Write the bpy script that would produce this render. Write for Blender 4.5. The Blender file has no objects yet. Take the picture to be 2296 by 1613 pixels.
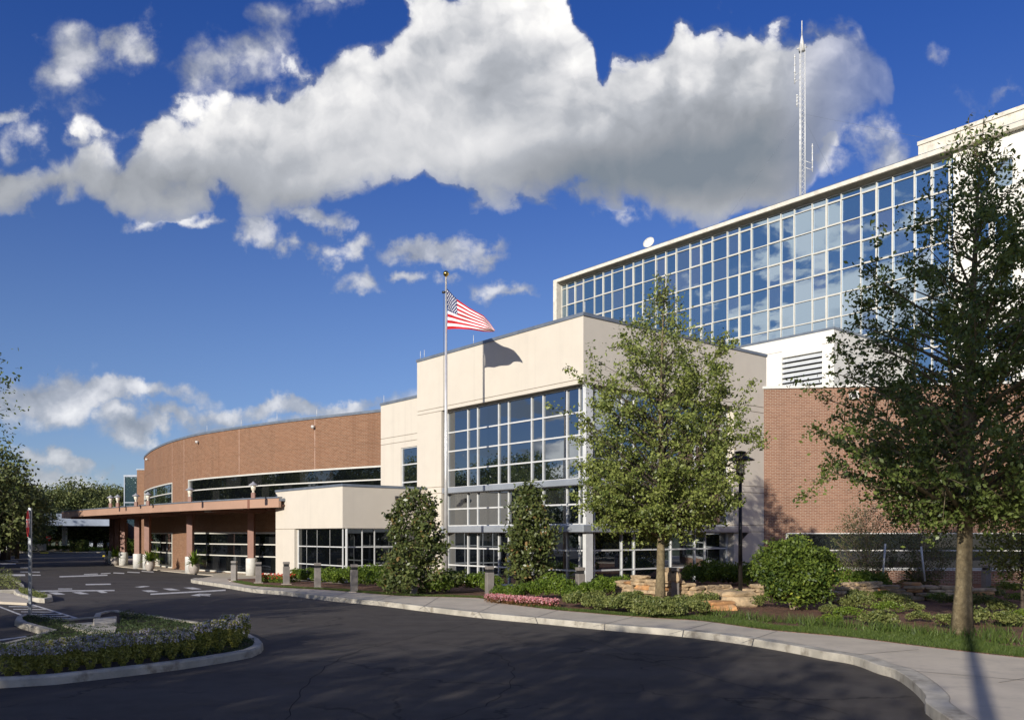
import bpy, math, random
import numpy as np
from mathutils import Vector, Matrix
from mathutils.geometry import tessellate_polygon

S = bpy.context.scene
COL = S.collection
R = math.radians

# ------------------------------------------------------------------ camera
F, U0, V0, H = 1914.0, 1148.0, 1197.0, 2.3
cd = bpy.data.cameras.new('camera'); cam = bpy.data.objects.new('camera', cd); COL.objects.link(cam)
cam.location = (0, 0, H); cam.rotation_euler = (R(90), 0, 0)
cd.sensor_width = 36; cd.lens = F / 2296 * 36; cd.shift_y = 390.5 / 2296
cd.clip_start = 0.1; cd.clip_end = 6000
S.camera = cam

# ------------------------------------------------------------------ sun and exposure
SUN_AZ, SUN_EL = R(27), R(18)          # light travels towards +X*sin, +Y*cos
sd = bpy.data.lights.new('sun', 'SUN'); sun = bpy.data.objects.new('sun', sd); COL.objects.link(sun)
sd.energy = 4.8; sd.angle = R(0.5); sd.color = (1.0, 0.94, 0.85)
to_sun = Vector((-math.sin(SUN_AZ) * math.cos(SUN_EL), -math.cos(SUN_AZ) * math.cos(SUN_EL), math.sin(SUN_EL)))
sun.rotation_euler = to_sun.to_track_quat('Z', 'Y').to_euler()
S.view_settings.view_transform = 'Standard'; S.view_settings.look = 'None'
S.view_settings.exposure = 0.0; S.view_settings.gamma = 1.0
S.cycles.max_bounces = 6; S.cycles.glossy_bounces = 4; S.cycles.diffuse_bounces = 2
S.cycles.caustics_reflective = False; S.cycles.caustics_refractive = False
S.cycles.use_denoising = True


def drop(y):
    """the site falls 0.2 m between 30 m and 50 m"""
    return -0.2 * min(1.0, max(0.0, (y - 30.0) / 20.0))


def gp(u, v, z=0.0):
    """point of the level z where the survey measured (u, v)"""
    Y = F * (H - z) / (v - V0)
    for _ in range(12): Y = F * (H - z - drop(Y)) / (v - V0)
    return Vector((Y * (u - U0) / F, Y, z + drop(Y)))


def at(u, Y, v=None):
    return Vector((Y * (u - U0) / F, Y, 0 if v is None else H + Y * (V0 - v) / F))

# ------------------------------------------------------------------ node helper
class N:
    """number socket with arithmetic"""
    nt = None
    def __init__(s, sock): s.s = sock
    @staticmethod
    def m(op, *a, clamp=False):
        n = N.nt.nodes.new('ShaderNodeMath'); n.operation = op; n.use_clamp = clamp
        for i, x in enumerate(a):
            if isinstance(x, N): N.nt.links.new(x.s, n.inputs[i])
            else: n.inputs[i].default_value = x
        return N(n.outputs[0])
    def __add__(s, o): return N.m('ADD', s, o)
    __radd__ = __add__
    def __sub__(s, o): return N.m('SUBTRACT', s, o)
    def __rsub__(s, o): return N.m('SUBTRACT', o, s)
    def __mul__(s, o): return N.m('MULTIPLY', s, o)
    __rmul__ = __mul__
    def __truediv__(s, o): return N.m('DIVIDE', s, o)
    def mx(s, o): return N.m('MAXIMUM', s, o)
    def mn(s, o): return N.m('MINIMUM', s, o)
    def sat(s): return N.m('ADD', s, 0.0, clamp=True)
    def sm(s, lo, hi):
        n = N.nt.nodes.new('ShaderNodeMapRange'); n.interpolation_type = 'SMOOTHSTEP'
        N.nt.links.new(s.s, n.inputs[0]); n.inputs[1].default_value = lo; n.inputs[2].default_value = hi
        return N(n.outputs[0])


DIM = '3D'
def vcomb(a, b, c=0.0):
    n = N.nt.nodes.new('ShaderNodeCombineXYZ')
    for i, x in enumerate((a, b, c)):
        if isinstance(x, N): N.nt.links.new(x.s, n.inputs[i])
        else: n.inputs[i].default_value = x
    return n.outputs[0]


def vop(op, a, b, out=0):
    n = N.nt.nodes.new('ShaderNodeVectorMath'); n.operation = op
    for i, x in enumerate((a, b)):
        if x is None: continue
        if isinstance(x, (tuple, list)): n.inputs[i].default_value = x
        else: N.nt.links.new(x, n.inputs[i])
    return n.outputs[out]


def noise(vec, scale, detail=6, rough=0.55, lac=2.0, dist=0.0, col=False):
    n = N.nt.nodes.new('ShaderNodeTexNoise'); n.noise_dimensions = DIM; n.inputs['Scale'].default_value = scale
    n.inputs['Detail'].default_value = detail; n.inputs['Roughness'].default_value = rough
    n.inputs['Lacunarity'].default_value = lac; n.inputs['Distortion'].default_value = dist
    N.nt.links.new(vec, n.inputs['Vector'])
    return n.outputs['Color'] if col else N(n.outputs['Fac'])


def mixc(fac, a, b, blend='MIX'):
    n = N.nt.nodes.new('ShaderNodeMix'); n.data_type = 'RGBA'; n.blend_type = blend
    if isinstance(fac, N): N.nt.links.new(fac.s, n.inputs[0])
    else: n.inputs[0].default_value = fac
    for k, x in ((6, a), (7, b)):
        if isinstance(x, (tuple, list)): n.inputs[k].default_value = (*x, 1) if len(x) == 3 else x
        else: N.nt.links.new(x, n.inputs[k])
    return n.outputs[2]

# ------------------------------------------------------------------ world: sky and clouds
def build_world():
    global DIM
    DIM = '2D'
    w = bpy.data.worlds.new('World'); S.world = w; w.use_nodes = True
    nt = w.node_tree; N.nt = nt
    bg = nt.nodes['Background']
    sky = nt.nodes.new('ShaderNodeTexSky'); sky.sky_type = 'NISHITA'; sky.sun_disc = False
    sky.sun_elevation = SUN_EL; sky.sun_rotation = math.pi + SUN_AZ
    sky.air_density = 1.0; sky.dust_density = 0.25; sky.ozone_density = 3.0
    tc = nt.nodes.new('ShaderNodeTexCoord')
    sx = nt.nodes.new('ShaderNodeSeparateXYZ'); nt.links.new(tc.outputs['Generated'], sx.inputs[0])
    x, y, z = (N(sx.outputs[i]) for i in range(3))
    yy = y.mx(0.12)
    a, b = x / yy, z / yy
    front = y.sm(0.12, 0.3)
    p = vcomb(a, b)
    # --- main cloud between two profiles
    def curve(pts, A0=-0.75, A1=0.75, B0=-0.1, B1=0.9):
        n = nt.nodes.new('ShaderNodeFloatCurve'); c = n.mapping.curves[0]
        P = [(((u - U0) / F - A0) / (A1 - A0), ((V0 - v) / F - B0) / (B1 - B0)) for u, v in pts]
        while len(c.points) < len(P): c.points.new(0.5, 0.5)
        for q, (px, py) in zip(c.points, P): q.location = (min(max(px, 0), 1), min(max(py, 0), 1))
        n.mapping.update()
        nt.links.new(((a - A0) / (A1 - A0)).s, n.inputs['Value'])
        return N(n.outputs[0]) * (B1 - B0) + B0
    top = curve([(-280, 330), (0, 335), (60, 345), (130, 325), (200, 300), (250, 325), (310, 280), (380, 245), (440, 270), (500, 200), (570, 172),
                 (640, 150), (700, 142), (760, 105), (830, 80), (900, 22), (960, -40), (1100, -90), (1240, -60), (1290, 45),
                 (1330, 80), (1352, 165), (1375, 95), (1450, 88), (1540, 24), (1650, 38), (1760, 62), (1860, 80), (1930, 112), (1990, 140),
                 (2010, 230), (2060, 600), (2580, 900)])
    bot = curve([(-280, 465), (0, 465), (150, 468), (270, 488), (380, 478), (450, 470), (510, 450), (560, 478), (630, 488), (700, 480),
                 (800, 452), (900, 428), (1000, 432), (1150, 448), (1250, 462), (1350, 470), (1450, 482), (1550, 500), (1650, 485), (1750, 470),
                 (1800, 425), (1850, 345), (1900, 312), (1960, 262), (2000, 215), (2040, 100), (2580, 60)])
    # domain warp
    wv = noise(p, 5.0, 3, 0.5, col=True)
    pw = vop('ADD', p, vop('MULTIPLY', vop('SUBTRACT', wv, (0.5, 0.5, 0.5)), (0.06, 0.06, 0.0)))
    def voro(vec, sc):
        n = nt.nodes.new('ShaderNodeTexVoronoi'); n.voronoi_dimensions = '2D'; n.feature = 'SMOOTH_F1'; n.inputs['Scale'].default_value = sc; n.inputs['Smoothness'].default_value = 0.3
        n.inputs['Detail'].default_value = 0.8; n.inputs['Roughness'].default_value = 0.5; n.normalize = True
        nt.links.new(vec, n.inputs['Vector']); return N(n.outputs['Distance'])
    fw = noise(p, 38.0, 4, 0.6, col=True)
    pf = vop('ADD', pw, vop('MULTIPLY', vop('SUBTRACT', fw, (0.5, 0.5, 0.5)), (0.016, 0.016, 0.0)))
    def height(vec, det):
        return noise(vec, 11.0, det, 0.52) + (0.5 - voro(vec, 17.0)) * 0.42
    n1 = height(pf, 8) - 0.08
    n2 = height(vop('ADD', pf, (0.012, -0.018, 0.0)), 4) - 0.08
    sw = noise(vop('ADD', p, (7.0, 2.0, 0.0)), 9.0, 6, 0.6, col=True)
    ps = vop('ADD', p, vop('MULTIPLY', vop('SUBTRACT', sw, (0.5, 0.5, 0.5)), (0.16, 0.10, 0.0)))
    big = noise(vop('ADD', pw, (3.0, 1.0, 0.0)), 4.5, 3, 0.5)
    dT, dB = (top - b) / 0.024, (b - bot) / 0.022
    core = dT.mn(dB)
    # --- small clouds
    blobs = [(210, 110, 105, 50, .7), (165, 170, 60, 50, .5), (170, 165, 70, 50, .6), (300, 95, 60, 38, .7), (500, 110, 130, 62, .75), (430, 70, 60, 40, .45), (620, 45, 120, 42, .45),
             (735, 4, 60, 26, .5), (560, 150, 90, 50, .6), (12, 256, 52, 26, .8), (30, 345, 60, 60, .8), (170, 318, 50, 30, .7), (330, 495, 62, 20, .6), (432, 495, 48, 20, .7),
             (750, 485, 75, 24, .85), (690, 480, 60, 24, .6), (610, 540, 62, 32, .9), (668, 572, 36, 28, .7), (800, 553, 55, 24, .8), (795, 628, 60, 30, .85),
             (940, 568, 85, 24, .8), (1080, 574, 90, 27, .85), (915, 630, 38, 18, .8), (1150, 645, 85, 18, .7), (1460, 500, 34, 34, .5),
             (1885, 328, 75, 24, .9), (2000, 340, 85, 50, .8), (2250, 200, 75, 20, .45), (2090, 130, 34, 22, .3), (1840, 350, 90, 30, .6),
             (110, 900, 170, 64, 1.5), (300, 888, 135, 36, 1.3), (-60, 900, 160, 80, 1.3), (350, 945, 140, 36, 1.2), (480, 925, 110, 34, 1.2), (620, 922, 115, 28, 1.2), (740, 925, 110, 22, 1.1),
             (560, 965, 300, 34, .9), (185, 1035, 70, 28, 1.2), (70, 1042, 90, 30, 1.0), (110, 1085, 170, 30, .8), (270, 1090, 100, 22, .4), (900, 960, 160, 40, .7)]
    s = None
    for (u, v, ru, rv, st) in blobs:
        d = vop('SUBTRACT', ps, ((u - U0) / F, (V0 - v) / F, 0))
        d = vop('MULTIPLY', d, (F / ru / 1.2, F / rv / 1.2, 0))
        l = N(vop('LENGTH', d, None, out=1))
        t = (1.0 - l) * st
        s = t if s is None else s.mx(t)
    small = s * 3.6 + (n1 - 0.5) * 6.0 + 0.1
    a_small = small.sm(0.0, 2.8) * 0.80
    edge = core + (n1 - 0.5) * 5.5 + 0.1
    soft = core + (n1 - 0.5) * 4.5 + 0.3
    a_main = (edge.sm(0.0, 1.1)).mn(soft.sm(-0.8, 1.8).mx(dB.sm(1.5, 3.5)))
    a_main = a_main * (1.0 - a.sm((1700 - U0) / F, (2030 - U0) / F) * 0.72)
    # --- clouds of the other half of the sky
    zz = z.mx(0.0) + 0.12
    q = vcomb(x / zz, y / zz)
    g1 = noise(q, 1.05, 9, 0.57, dist=0.3)
    g2 = noise(vop('ADD', q, (0.12, 0.2, 0)), 1.05, 9, 0.57, dist=0.3)
    a_gen = g1.sm(0.535, 0.575) * z.sm(0.0, 0.06) * (1.0 - z.sm(0.5, 0.75) * 0.5) * (1.0 - front)
    alpha_f = (a_main.mx(a_small) * front).mx(a_gen)
    # --- light and grey of the cloud body
    relief = (n1 - n2) * 2.0
    hgt = ((b - bot) / (top - bot).mx(0.02)).sat()
    def blob(u, v, ru, rv):
        d = vop('MULTIPLY', vop('SUBTRACT', p, ((u - U0) / F, (V0 - v) / F, 0)), (F / ru, F / rv, 0))
        return (1.0 - N(vop('LENGTH', d, None, out=1))).sm(0.0, 1.0)
    dark = blob(1500, 330, 480, 200) * 0.42 + blob(1110, 170, 160, 190) * 0.22 + blob(1330, 400, 420, 110) * 0.35 + blob(1780, 200, 300, 200) * 0.22 \
        + blob(130, 410, 520, 190) * 0.30 + blob(520, 400, 260, 120) * 0.12 + blob(1700, 380, 300, 150) * 0.25 + blob(720, 450, 260, 60) * 0.14 - blob(1180, 30, 240, 90) * 0.30 - blob(1130, 330, 330, 120) * 0.12
    lum = 0.62 + (hgt - 0.4) * 0.34 - dark + relief * (0.15 + 0.55 * hgt) * 0.8 + (big - 0.5) * 0.3
    lum_s = 0.44 + relief * 0.7 + (big - 0.5) * 0.3 + (small * 0.05)
    lum = lum * a_main.sm(0.3, 0.7) + lum_s * (1.0 - a_main.sm(0.3, 0.7))
    lum = lum * front + (0.80 + (g1 - g2) * 2.5) * (1.0 - front)
    ramp = nt.nodes.new('ShaderNodeValToRGB'); nt.links.new(lum.s, ramp.inputs[0])
    e = ramp.color_ramp.elements
    e[0].position = 0.0; e[0].color = (.20, .235, .28, 1)
    e[1].position = 1.0; e[1].color = (1.0, .985, .96, 1)
    for pos, c in ((.25, (.29, .31, .345, 1)), (.5, (.43, .45, .49, 1)), (.75, (.72, .72, .735, 1))):
        k = e.new(pos); k.color = c
    # --- the blue
    sc = vop('MULTIPLY', sky.outputs[0], (0.052, 0.070, 0.094))
    el = z.sm(0.17, 0.54)
    sc = vop('MULTIPLY', sc, mixc(el, (1.20, .96, 1.0), (.47, .66, 1.08)))
    colr = mixc(alpha_f, sc, ramp.outputs[0])
    # low ground half stays dull
    low = (z * -1.0).sm(0.0, 0.02)
    colr = mixc(low, colr, (0.05, 0.055, 0.045))
    # sky strength 0.1 as in a clear exposure; cloud radiance is given in the same exposure
    nt.links.new(vop('MULTIPLY', colr, (10.9, 10.9, 10.9)), bg.inputs[0]); bg.inputs[1].default_value = 0.1
    w.cycles.sampling_method = 'MANUAL'; w.cycles.sample_map_resolution = 512
build_world()
DIM = '3D'

# ------------------------------------------------------------------ materials
def newmat(name):
    m = bpy.data.materials.new(name); m.use_nodes = True
    N.nt = m.node_tree
    return m, m.node_tree.nodes['Principled BSDF']


def coord(kind='Object'):
    return N.nt.nodes.new('ShaderNodeTexCoord').outputs[kind]


def bump(b, h, dist, strength=1.0):
    n = N.nt.nodes.new('ShaderNodeBump'); n.inputs['Distance'].default_value = dist; n.inputs['Strength'].default_value = strength
    N.nt.links.new(h.s, n.inputs['Height']); N.nt.links.new(n.outputs[0], b.inputs['Normal'])


def plain(name, col, rough=0.6, var=0.12, scale=3.0, metal=0.0, bmp=0.0, bscale=60.0, spec=0.5, var2=None, streak=0.0):
    m, b = newmat(name)
    c = coord()
    n = noise(c, scale, 5, 0.6)
    d = tuple(max(0, k * (1 - var * 1.6)) for k in col); l = tuple(min(1, k * (1 + var)) for k in col)
    cc = mixc(n.sm(0.3, 0.7), d, l)
    if var2:
        cc = mixc(noise(c, var2[1], 6, 0.65).sm(0.5, 0.72) * var2[2], cc, var2[0])
    if streak:
        st = noise(vop('MULTIPLY', c, (2.6, 2.6, .10)), 1.0, 6, 0.65)
        cc = mixc(st.sm(0.48, 0.75) * streak, cc, tuple(k * .62 for k in col))
    N.nt.links.new(cc, b.inputs['Base Color'])
    b.inputs['Roughness'].default_value = rough; b.inputs['Metallic'].default_value = metal
    b.inputs['Specular IOR Level'].default_value = spec
    if bmp: bump(b, noise(c, bscale, 4, 0.6), bmp)
    return m


def brickmat(name, c1, c2, mortar, bw=0.23, bh=0.0762):
    m, b = newmat(name)
    uv = coord('UV')
    n = N.nt.nodes.new('ShaderNodeTexBrick'); N.nt.links.new(uv, n.inputs['Vector'])
    n.inputs['Scale'].default_value = 1.0; n.inputs['Brick Width'].default_value = bw; n.inputs['Row Height'].default_value = bh
    n.inputs['Mortar Size'].default_value = 0.0085; n.inputs['Mortar Smooth'].default_value = 0.2; n.inputs['Bias'].default_value = -0.15
    n.inputs['Color1'].default_value = (*c1, 1); n.inputs['Color2'].default_value = (*c2, 1); n.inputs['Mortar'].default_value = (*mortar, 1)
    st = noise(uv, 0.35, 4, 0.6)
    stv = noise(vop('MULTIPLY', uv, (1.1, .07, 1)), 1.0, 6, .65)
    cc = mixc(st.sm(0.35, 0.75) * 0.25, n.outputs['Color'], tuple(k * 1.25 for k in c2))
    cc = mixc(stv.sm(.5, .75) * .28, cc, tuple(k * .55 for k in c1))
    # each course band carries its own run of tone
    sp = N.nt.nodes.new('ShaderNodeSeparateXYZ'); N.nt.links.new(uv, sp.inputs[0])
    ln = noise(vcomb(N(sp.outputs[0]) * 0.8, N(sp.outputs[1]) * 9.0), 1.0, 3, 0.7)
    cc = mixc(ln.sm(0.45, 0.7) * 0.12, cc, tuple(k * 0.72 for k in c1))
    N.nt.links.new(cc, b.inputs['Base Color'])
    b.inputs['Roughness'].default_value = 0.85; b.inputs['Specular IOR Level'].default_value = 0.25
    bump(b, 1.0 - N(n.outputs['Fac']), 0.006)
    return m


def glassmat(name, tint, mirror, gcol=(.8, .86, .92), rough=0.012, curtain=(.18, .2, .2)):
    m = bpy.data.materials.new(name); m.use_nodes = True; nt = m.node_tree; N.nt = nt
    nt.nodes.remove(nt.nodes['Principled BSDF']); out = nt.nodes['Material Output']
    at_ = nt.nodes.new('ShaderNodeAttribute'); at_.attribute_name = 'tint'
    df = nt.nodes.new('ShaderNodeBsdfDiffuse'); gl = nt.nodes.new('ShaderNodeBsdfGlossy')
    nt.links.new(mixc(N(at_.outputs['Fac']), tint, curtain), df.inputs[0])
    gl.inputs[0].default_value = (*gcol, 1); gl.inputs['Roughness'].default_value = rough
    c = coord()
    bn = nt.nodes.new('ShaderNodeBump'); bn.inputs['Distance'].default_value = 0.004; bn.inputs['Strength'].default_value = 0.35
    nt.links.new(noise(c, 0.7, 2, 0.5).s, bn.inputs['Height']); nt.links.new(bn.outputs[0], gl.inputs['Normal'])
    lw = nt.nodes.new('ShaderNodeFresnel'); lw.inputs[0].default_value = 1.5
    mx = nt.nodes.new('ShaderNodeMixShader')
    nt.links.new((N(lw.outputs[0]) * 1.1 + mirror).sat().s, mx.inputs[0])
    nt.links.new(df.outputs[0], mx.inputs[1]); nt.links.new(gl.outputs[0], mx.inputs[2])
    nt.links.new(mx.outputs[0], out.inputs[0])
    return m


def leafmat(name, dark, light, dry=None, gloss=0.4, trans=0.3):
    m = bpy.data.materials.new(name); m.use_nodes = True; nt = m.node_tree; N.nt = nt
    b = nt.nodes['Principled BSDF']; out = nt.nodes['Material Output']
    at_ = nt.nodes.new('ShaderNodeAttribute'); at_.attribute_name = 'tint'
    t = N(at_.outputs['Fac'])
    cc = mixc(t.sm(0.0, 0.85), dark, light)
    if dry: cc = mixc(t.sm(0.88, 0.97), cc, dry)
    nt.links.new(cc, b.inputs['Base Color']); b.inputs['Roughness'].default_value = gloss
    b.inputs['Specular IOR Level'].default_value = 0.35
    tr = nt.nodes.new('ShaderNodeBsdfTranslucent'); nt.links.new(mixc(0.4, cc, (.16, .2, .02)), tr.inputs[0])
    mx = nt.nodes.new('ShaderNodeMixShader'); mx.inputs[0].default_value = trans
    nt.links.new(b.outputs[0], mx.inputs[1]); nt.links.new(tr.outputs[0], mx.inputs[2]); nt.links.new(mx.outputs[0], out.inputs[0])
    return m


M = {}
M['cream'] = plain('cream stucco', (.675, .61, .505), .9, .015, 1.3, bmp=.004, bscale=90, spec=.2, streak=.16)
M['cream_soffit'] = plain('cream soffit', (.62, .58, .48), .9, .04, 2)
M['tower_soffit'] = plain('grey brown soffit', (.36, .32, .25), .9, .12, 2)  # mottled grey brown, darker than the eave concrete
M['white_wall'] = plain('white render', (.86, .83, .74), .9, .03, .9, bmp=.004, bscale=60, spec=.2, streak=.15)
M['concrete_white'] = plain('stained white concrete', (.74, .69, .58), .9, .08, 1.6, var2=((.42, .38, .3), 2.2, .55))
M['groove'] = plain('joint', (.33, .27, .2), .95)
M['brick'] = brickmat('red brown brick', (.21, .095, .048), (.295, .145, .078), (.40, .31, .22))
M['brick2'] = brickmat('rosy brick', (.225, .105, .062), (.31, .16, .098), (.47, .39, .30))
M['brick_joint'] = plain('pale brick joint', (.50, .33, .25), .9)
M['coping'] = plain('grey metal coping', (.20, .23, .27), .45, .1, 2, metal=.3)
M['alu'] = plain('pale aluminium', (.72, .72, .69), .38, .05, 3, metal=.1)
M['frame_white'] = plain('cream frame', (.68, .66, .58), .45, .04, 3)
M['beam'] = plain('grey metal beam', (.42, .45, .48), .35, .06, 1.5, metal=.4)
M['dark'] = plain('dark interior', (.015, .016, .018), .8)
M['glass_tower'] = glassmat('tower glass', (.045, .095, .12), .46, (.62, .74, .90), curtain=(.12, .15, .17))
M['glass'] = glassmat('atrium glass', (.006, .008, .012), .40, (.70, .76, .82), curtain=(.05, .05, .05))
M['glass_dark'] = glassmat('low window glass', (.004, .005, .006), .10, (.72, .77, .8), curtain=(.03, .03, .03))
M['louver'] = plain('louver metal', (.60, .62, .62), .5, .05)
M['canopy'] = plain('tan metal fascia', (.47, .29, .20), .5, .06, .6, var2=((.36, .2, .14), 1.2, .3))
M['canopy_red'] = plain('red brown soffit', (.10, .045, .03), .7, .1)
M['brown'] = plain('brown painted steel', (.26, .125, .085), .5, .08)
M['white_paint'] = plain('white paint', (.70, .68, .62), .6, .07, 4)
M['bollard'] = plain('grey brown painted metal', (.23, .205, .18), .55, .12, 4, bmp=.002, bscale=40)
M['bollard_cap'] = plain('dark bollard grille', (.03, .03, .03), .5)
M['black'] = plain('black paint', (.02, .018, .016), .4, .1)
M['steel'] = plain('brushed steel', (.78, .76, .72), .30, .05, 4, metal=.55)
M['gold'] = plain('gold ball', (.75, .5, .12), .15, .05, 4, metal=1.0)
M['lens'] = plain('lantern glass', (.88, .80, .64), .15, .05)
M['concrete'] = plain('sidewalk concrete', (.59, .515, .40), .9, .07, .9, bmp=.003, bscale=120, var2=((.33, .30, .25), 3.0, .35))
M['kerb'] = plain('kerb concrete', (.50, .46, .375), .9, .16, 1.8, bmp=.008, bscale=30, var2=((.20, .17, .13), 2.6, .85))
M['yellow'] = plain('yellow kerb paint', (.75, .58, .04), .7, .1, 3)
M['red_flag'] = plain('red cloth', (.52, .008, .014), .8, .05)
M['white_flag'] = plain('white cloth', (.86, .86, .86), .8, .03)
M['blue_flag'] = plain('blue cloth', (.012, .02, .10), .8, .05)
M['sign_red'] = plain('sign red', (.62, .035, .03), .45, .06)
M['sign_back'] = plain('sign aluminium', (.35, .38, .34), .4, .08, metal=.6)
M['sign_post'] = plain('galvanised post', (.42, .44, .46), .45, .1, 5, metal=.5)
M['rock'] = plain('sandstone', (.50, .365, .215), .95, .25, 3.5, bmp=.03, bscale=9, var2=((.26, .2, .15), 4, .7))
M['rock_orange'] = plain('rusty sandstone', (.52, .27, .11), .95, .25, 3.5, bmp=.03, bscale=9, var2=((.5, .42, .3), 3, .6))
M['bark'] = plain('oak bark', (.20, .155, .085), .95, .22, 7, bmp=.02, bscale=28, var2=((.36, .30, .18), 9, .6))
M['bark_dark'] = plain('dark bark', (.085, .065, .045), .95, .25, 7, bmp=.015, bscale=30)
M['twig'] = plain('pale bark', (.26, .2, .13), .9, .2, 8)
M['pot'] = plain('glazed clay', (.50, .44, .38), .35, .1, 3)
M['soil'] = plain('soil', (.05, .032, .02), .95, .2, 20, bmp=.02, bscale=40)
M['tyre'] = plain('rubber', (.015, .015, .015), .8)
M['car_silver'] = plain('silver car paint', (.42, .46, .52), .25, .03, metal=.6)
M['car_white'] = plain('white car paint', (.75, .76, .76), .25, .03)
M['car_blue'] = plain('dark blue car paint', (.02, .04, .10), .2, .03, metal=.3)
M['car_glass'] = plain('car glass', (.015, .02, .025), .06, .05)
M['light_red'] = plain('tail light', (.35, .01, .01), .2)
M['light_clear'] = plain('head light', (.7, .7, .68), .15)
M['plastic_grey'] = plain('grey plastic', (.33, .33, .34), .5)
M['porte'] = plain('blue grey metal panels', (.50, .56, .64), .35, .12, .4, metal=.25)
M['bluewall'] = glassmat('blue green glass', (.02, .05, .07), .35, (.6, .72, .8), curtain=(.1, .15, .18))
M['leaf_oak'] = leafmat('oak leaf', (.07, .105, .022), (.33, .37, .095), (.30, .27, .10))
M['leaf_oak_dark'] = leafmat('dark oak leaf', (.045, .075, .018), (.20, .25, .06), (.17, .2, .06))
M['leaf_far'] = leafmat('far leaf', (.06, .085, .028), (.19, .21, .07), (.2, .2, .08), .6, .2)
M['leaf_magnolia'] = leafmat('magnolia leaf', (.035, .055, .016), (.14, .165, .05), (.28, .18, .07), .33, .15)
M['leaf_bush'] = leafmat('glossy bush leaf', (.025, .055, .012), (.17, .23, .035), (.38, .42, .06), .5, .25)
M['leaf_hedge'] = leafmat('hedge leaf', (.05, .1, .014), (.20, .28, .035), (.36, .4, .07), .45, .3)
M['leaf_olive'] = leafmat('olive leaf', (.07, .085, .03), (.18, .2, .08), (.26, .26, .12), .6, .3)
M['leaf_cover'] = leafmat('ground cover leaf', (.06, .09, .022), (.25, .27, .08), (.26, .27, .13), .5, .25)
M['leaf_clump'] = leafmat('clump leaf', (.15, .17, .03), (.55, .52, .12), (.5, .48, .2), .5, .3)
M['leaf_dark'] = leafmat('juniper leaf', (.02, .04, .015), (.075, .11, .035), (.12, .15, .05), .6, .2)
M['leaf_red'] = leafmat('red brown leaf', (.10, .05, .02), (.24, .12, .05), (.3, .2, .08), .4, .25)
M['grassblade'] = leafmat('grass', (.055, .095, .02), (.15, .21, .045), (.32, .36, .09), .5, .35)
M['fl_pink'] = leafmat('pink flowers', (.55, .10, .13), (.80, .45, .45), (.85, .75, .68), .6, .3)
M['fl_red'] = leafmat('red flowers', (.55, .03, .02), (.75, .12, .06), (.85, .45, .3), .6, .3)
M['fl_purple'] = leafmat('purple flowers', (.26, .18, .36), (.72, .66, .66), (.88, .86, .76), .6, .25)
M['sago'] = leafmat('sago leaf', (.06, .1, .015), (.22, .27, .03), (.35, .38, .06), .4, .25)


def asphaltmat():
    m, b = newmat('asphalt')
    c = coord()
    fine = noise(c, 90, 4, 0.7); mid = noise(c, 2.2, 6, 0.6); big = noise(vop('MULTIPLY', c, (.25, .9, 1)), 0.5, 5, 0.6)
    cc = mixc(mid.sm(.3, .75), (.062, .054, .047), (.088, .076, .065))
    cc = mixc(big.sm(.45, .7) * .5, cc, (.092, .084, .075))
    cc = mixc(fine.sm(.6, .8) * .5, cc, (.14, .13, .12))
    wear = noise(vop('MULTIPLY', c, (.12, .55, 1)), 1.0, 4, 0.5)
    cc = mixc(wear.sm(.52, .66) * .35, cc, (.105, .095, .085))
    spot = noise(c, 1.9, 3, .4)
    cc = mixc(spot.sm(.70, .76) * .6, cc, (.022, .021, .02))
    vr = N.nt.nodes.new('ShaderNodeTexVoronoi'); vr.feature = 'DISTANCE_TO_EDGE'; vr.inputs['Scale'].default_value = .28
    wv = noise(c, 1.1, 5, .6, col=True)
    N.nt.links.new(vop('ADD', c, vop('MULTIPLY', wv, (1.6, 1.6, 0))), vr.inputs['Vector'])
    crack = 1.0 - N(vr.outputs['Distance']).sm(.0, .012)
    cc = mixc(crack * .75 * noise(c, .35, 2, .5).sm(.42, .56), cc, (.018, .017, .016))
    N.nt.links.new(cc, b.inputs['Base Color']); b.inputs['Roughness'].default_value = .88; b.inputs['Specular IOR Level'].default_value = .3
    bump(b, fine, .006)
    return m


def mulchmat():
    m, b = newmat('mulch')
    c = coord()
    vr = N.nt.nodes.new('ShaderNodeTexVoronoi'); vr.inputs['Scale'].default_value = 16
    N.nt.links.new(vop('ADD', vop('MULTIPLY', c, (1, 2.3, 1)), vop('MULTIPLY', noise(c, 12, 2, .5, col=True), (.3, .3, .3))), vr.inputs['Vector'])
    sp = N.nt.nodes.new('ShaderNodeSeparateColor'); N.nt.links.new(vr.outputs['Color'], sp.inputs[0])
    cc = mixc(N(sp.outputs[0]).sm(.2, .95), (.085, .035, .018), (.30, .15, .085))
    cc = mixc(noise(c, 1.5, 4, .6).sm(.5, .7) * .5, cc, (.07, .045, .03))
    N.nt.links.new(cc, b.inputs['Base Color']); b.inputs['Roughness'].default_value = .95
    bump(b, N(sp.outputs[1]), .03)
    return m


def groundmat():
    m, b = newmat('far grass ground')
    c = coord()
    cc = mixc(noise(c, .08, 6, .6).sm(.35, .65), (.06, .09, .025), (.13, .14, .05))
    N.nt.links.new(cc, b.inputs['Base Color']); b.inputs['Roughness'].default_value = .95
    return m


def paintmat():
    m, b = newmat('worn road paint')
    c = coord()
    w = noise(c, 9, 6, .7)
    cc = mixc(w.sm(.50, .68), (.62, .61, .58), (.12, .11, .10))
    N.nt.links.new(cc, b.inputs['Base Color']); b.inputs['Roughness'].default_value = .8
    return m


def seammat():
    """concrete with tooled joints every 1.5 m is done with geometry; this is the joint itself"""
    return plain('joint dirt', (.30, .27, .22), .95)


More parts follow.
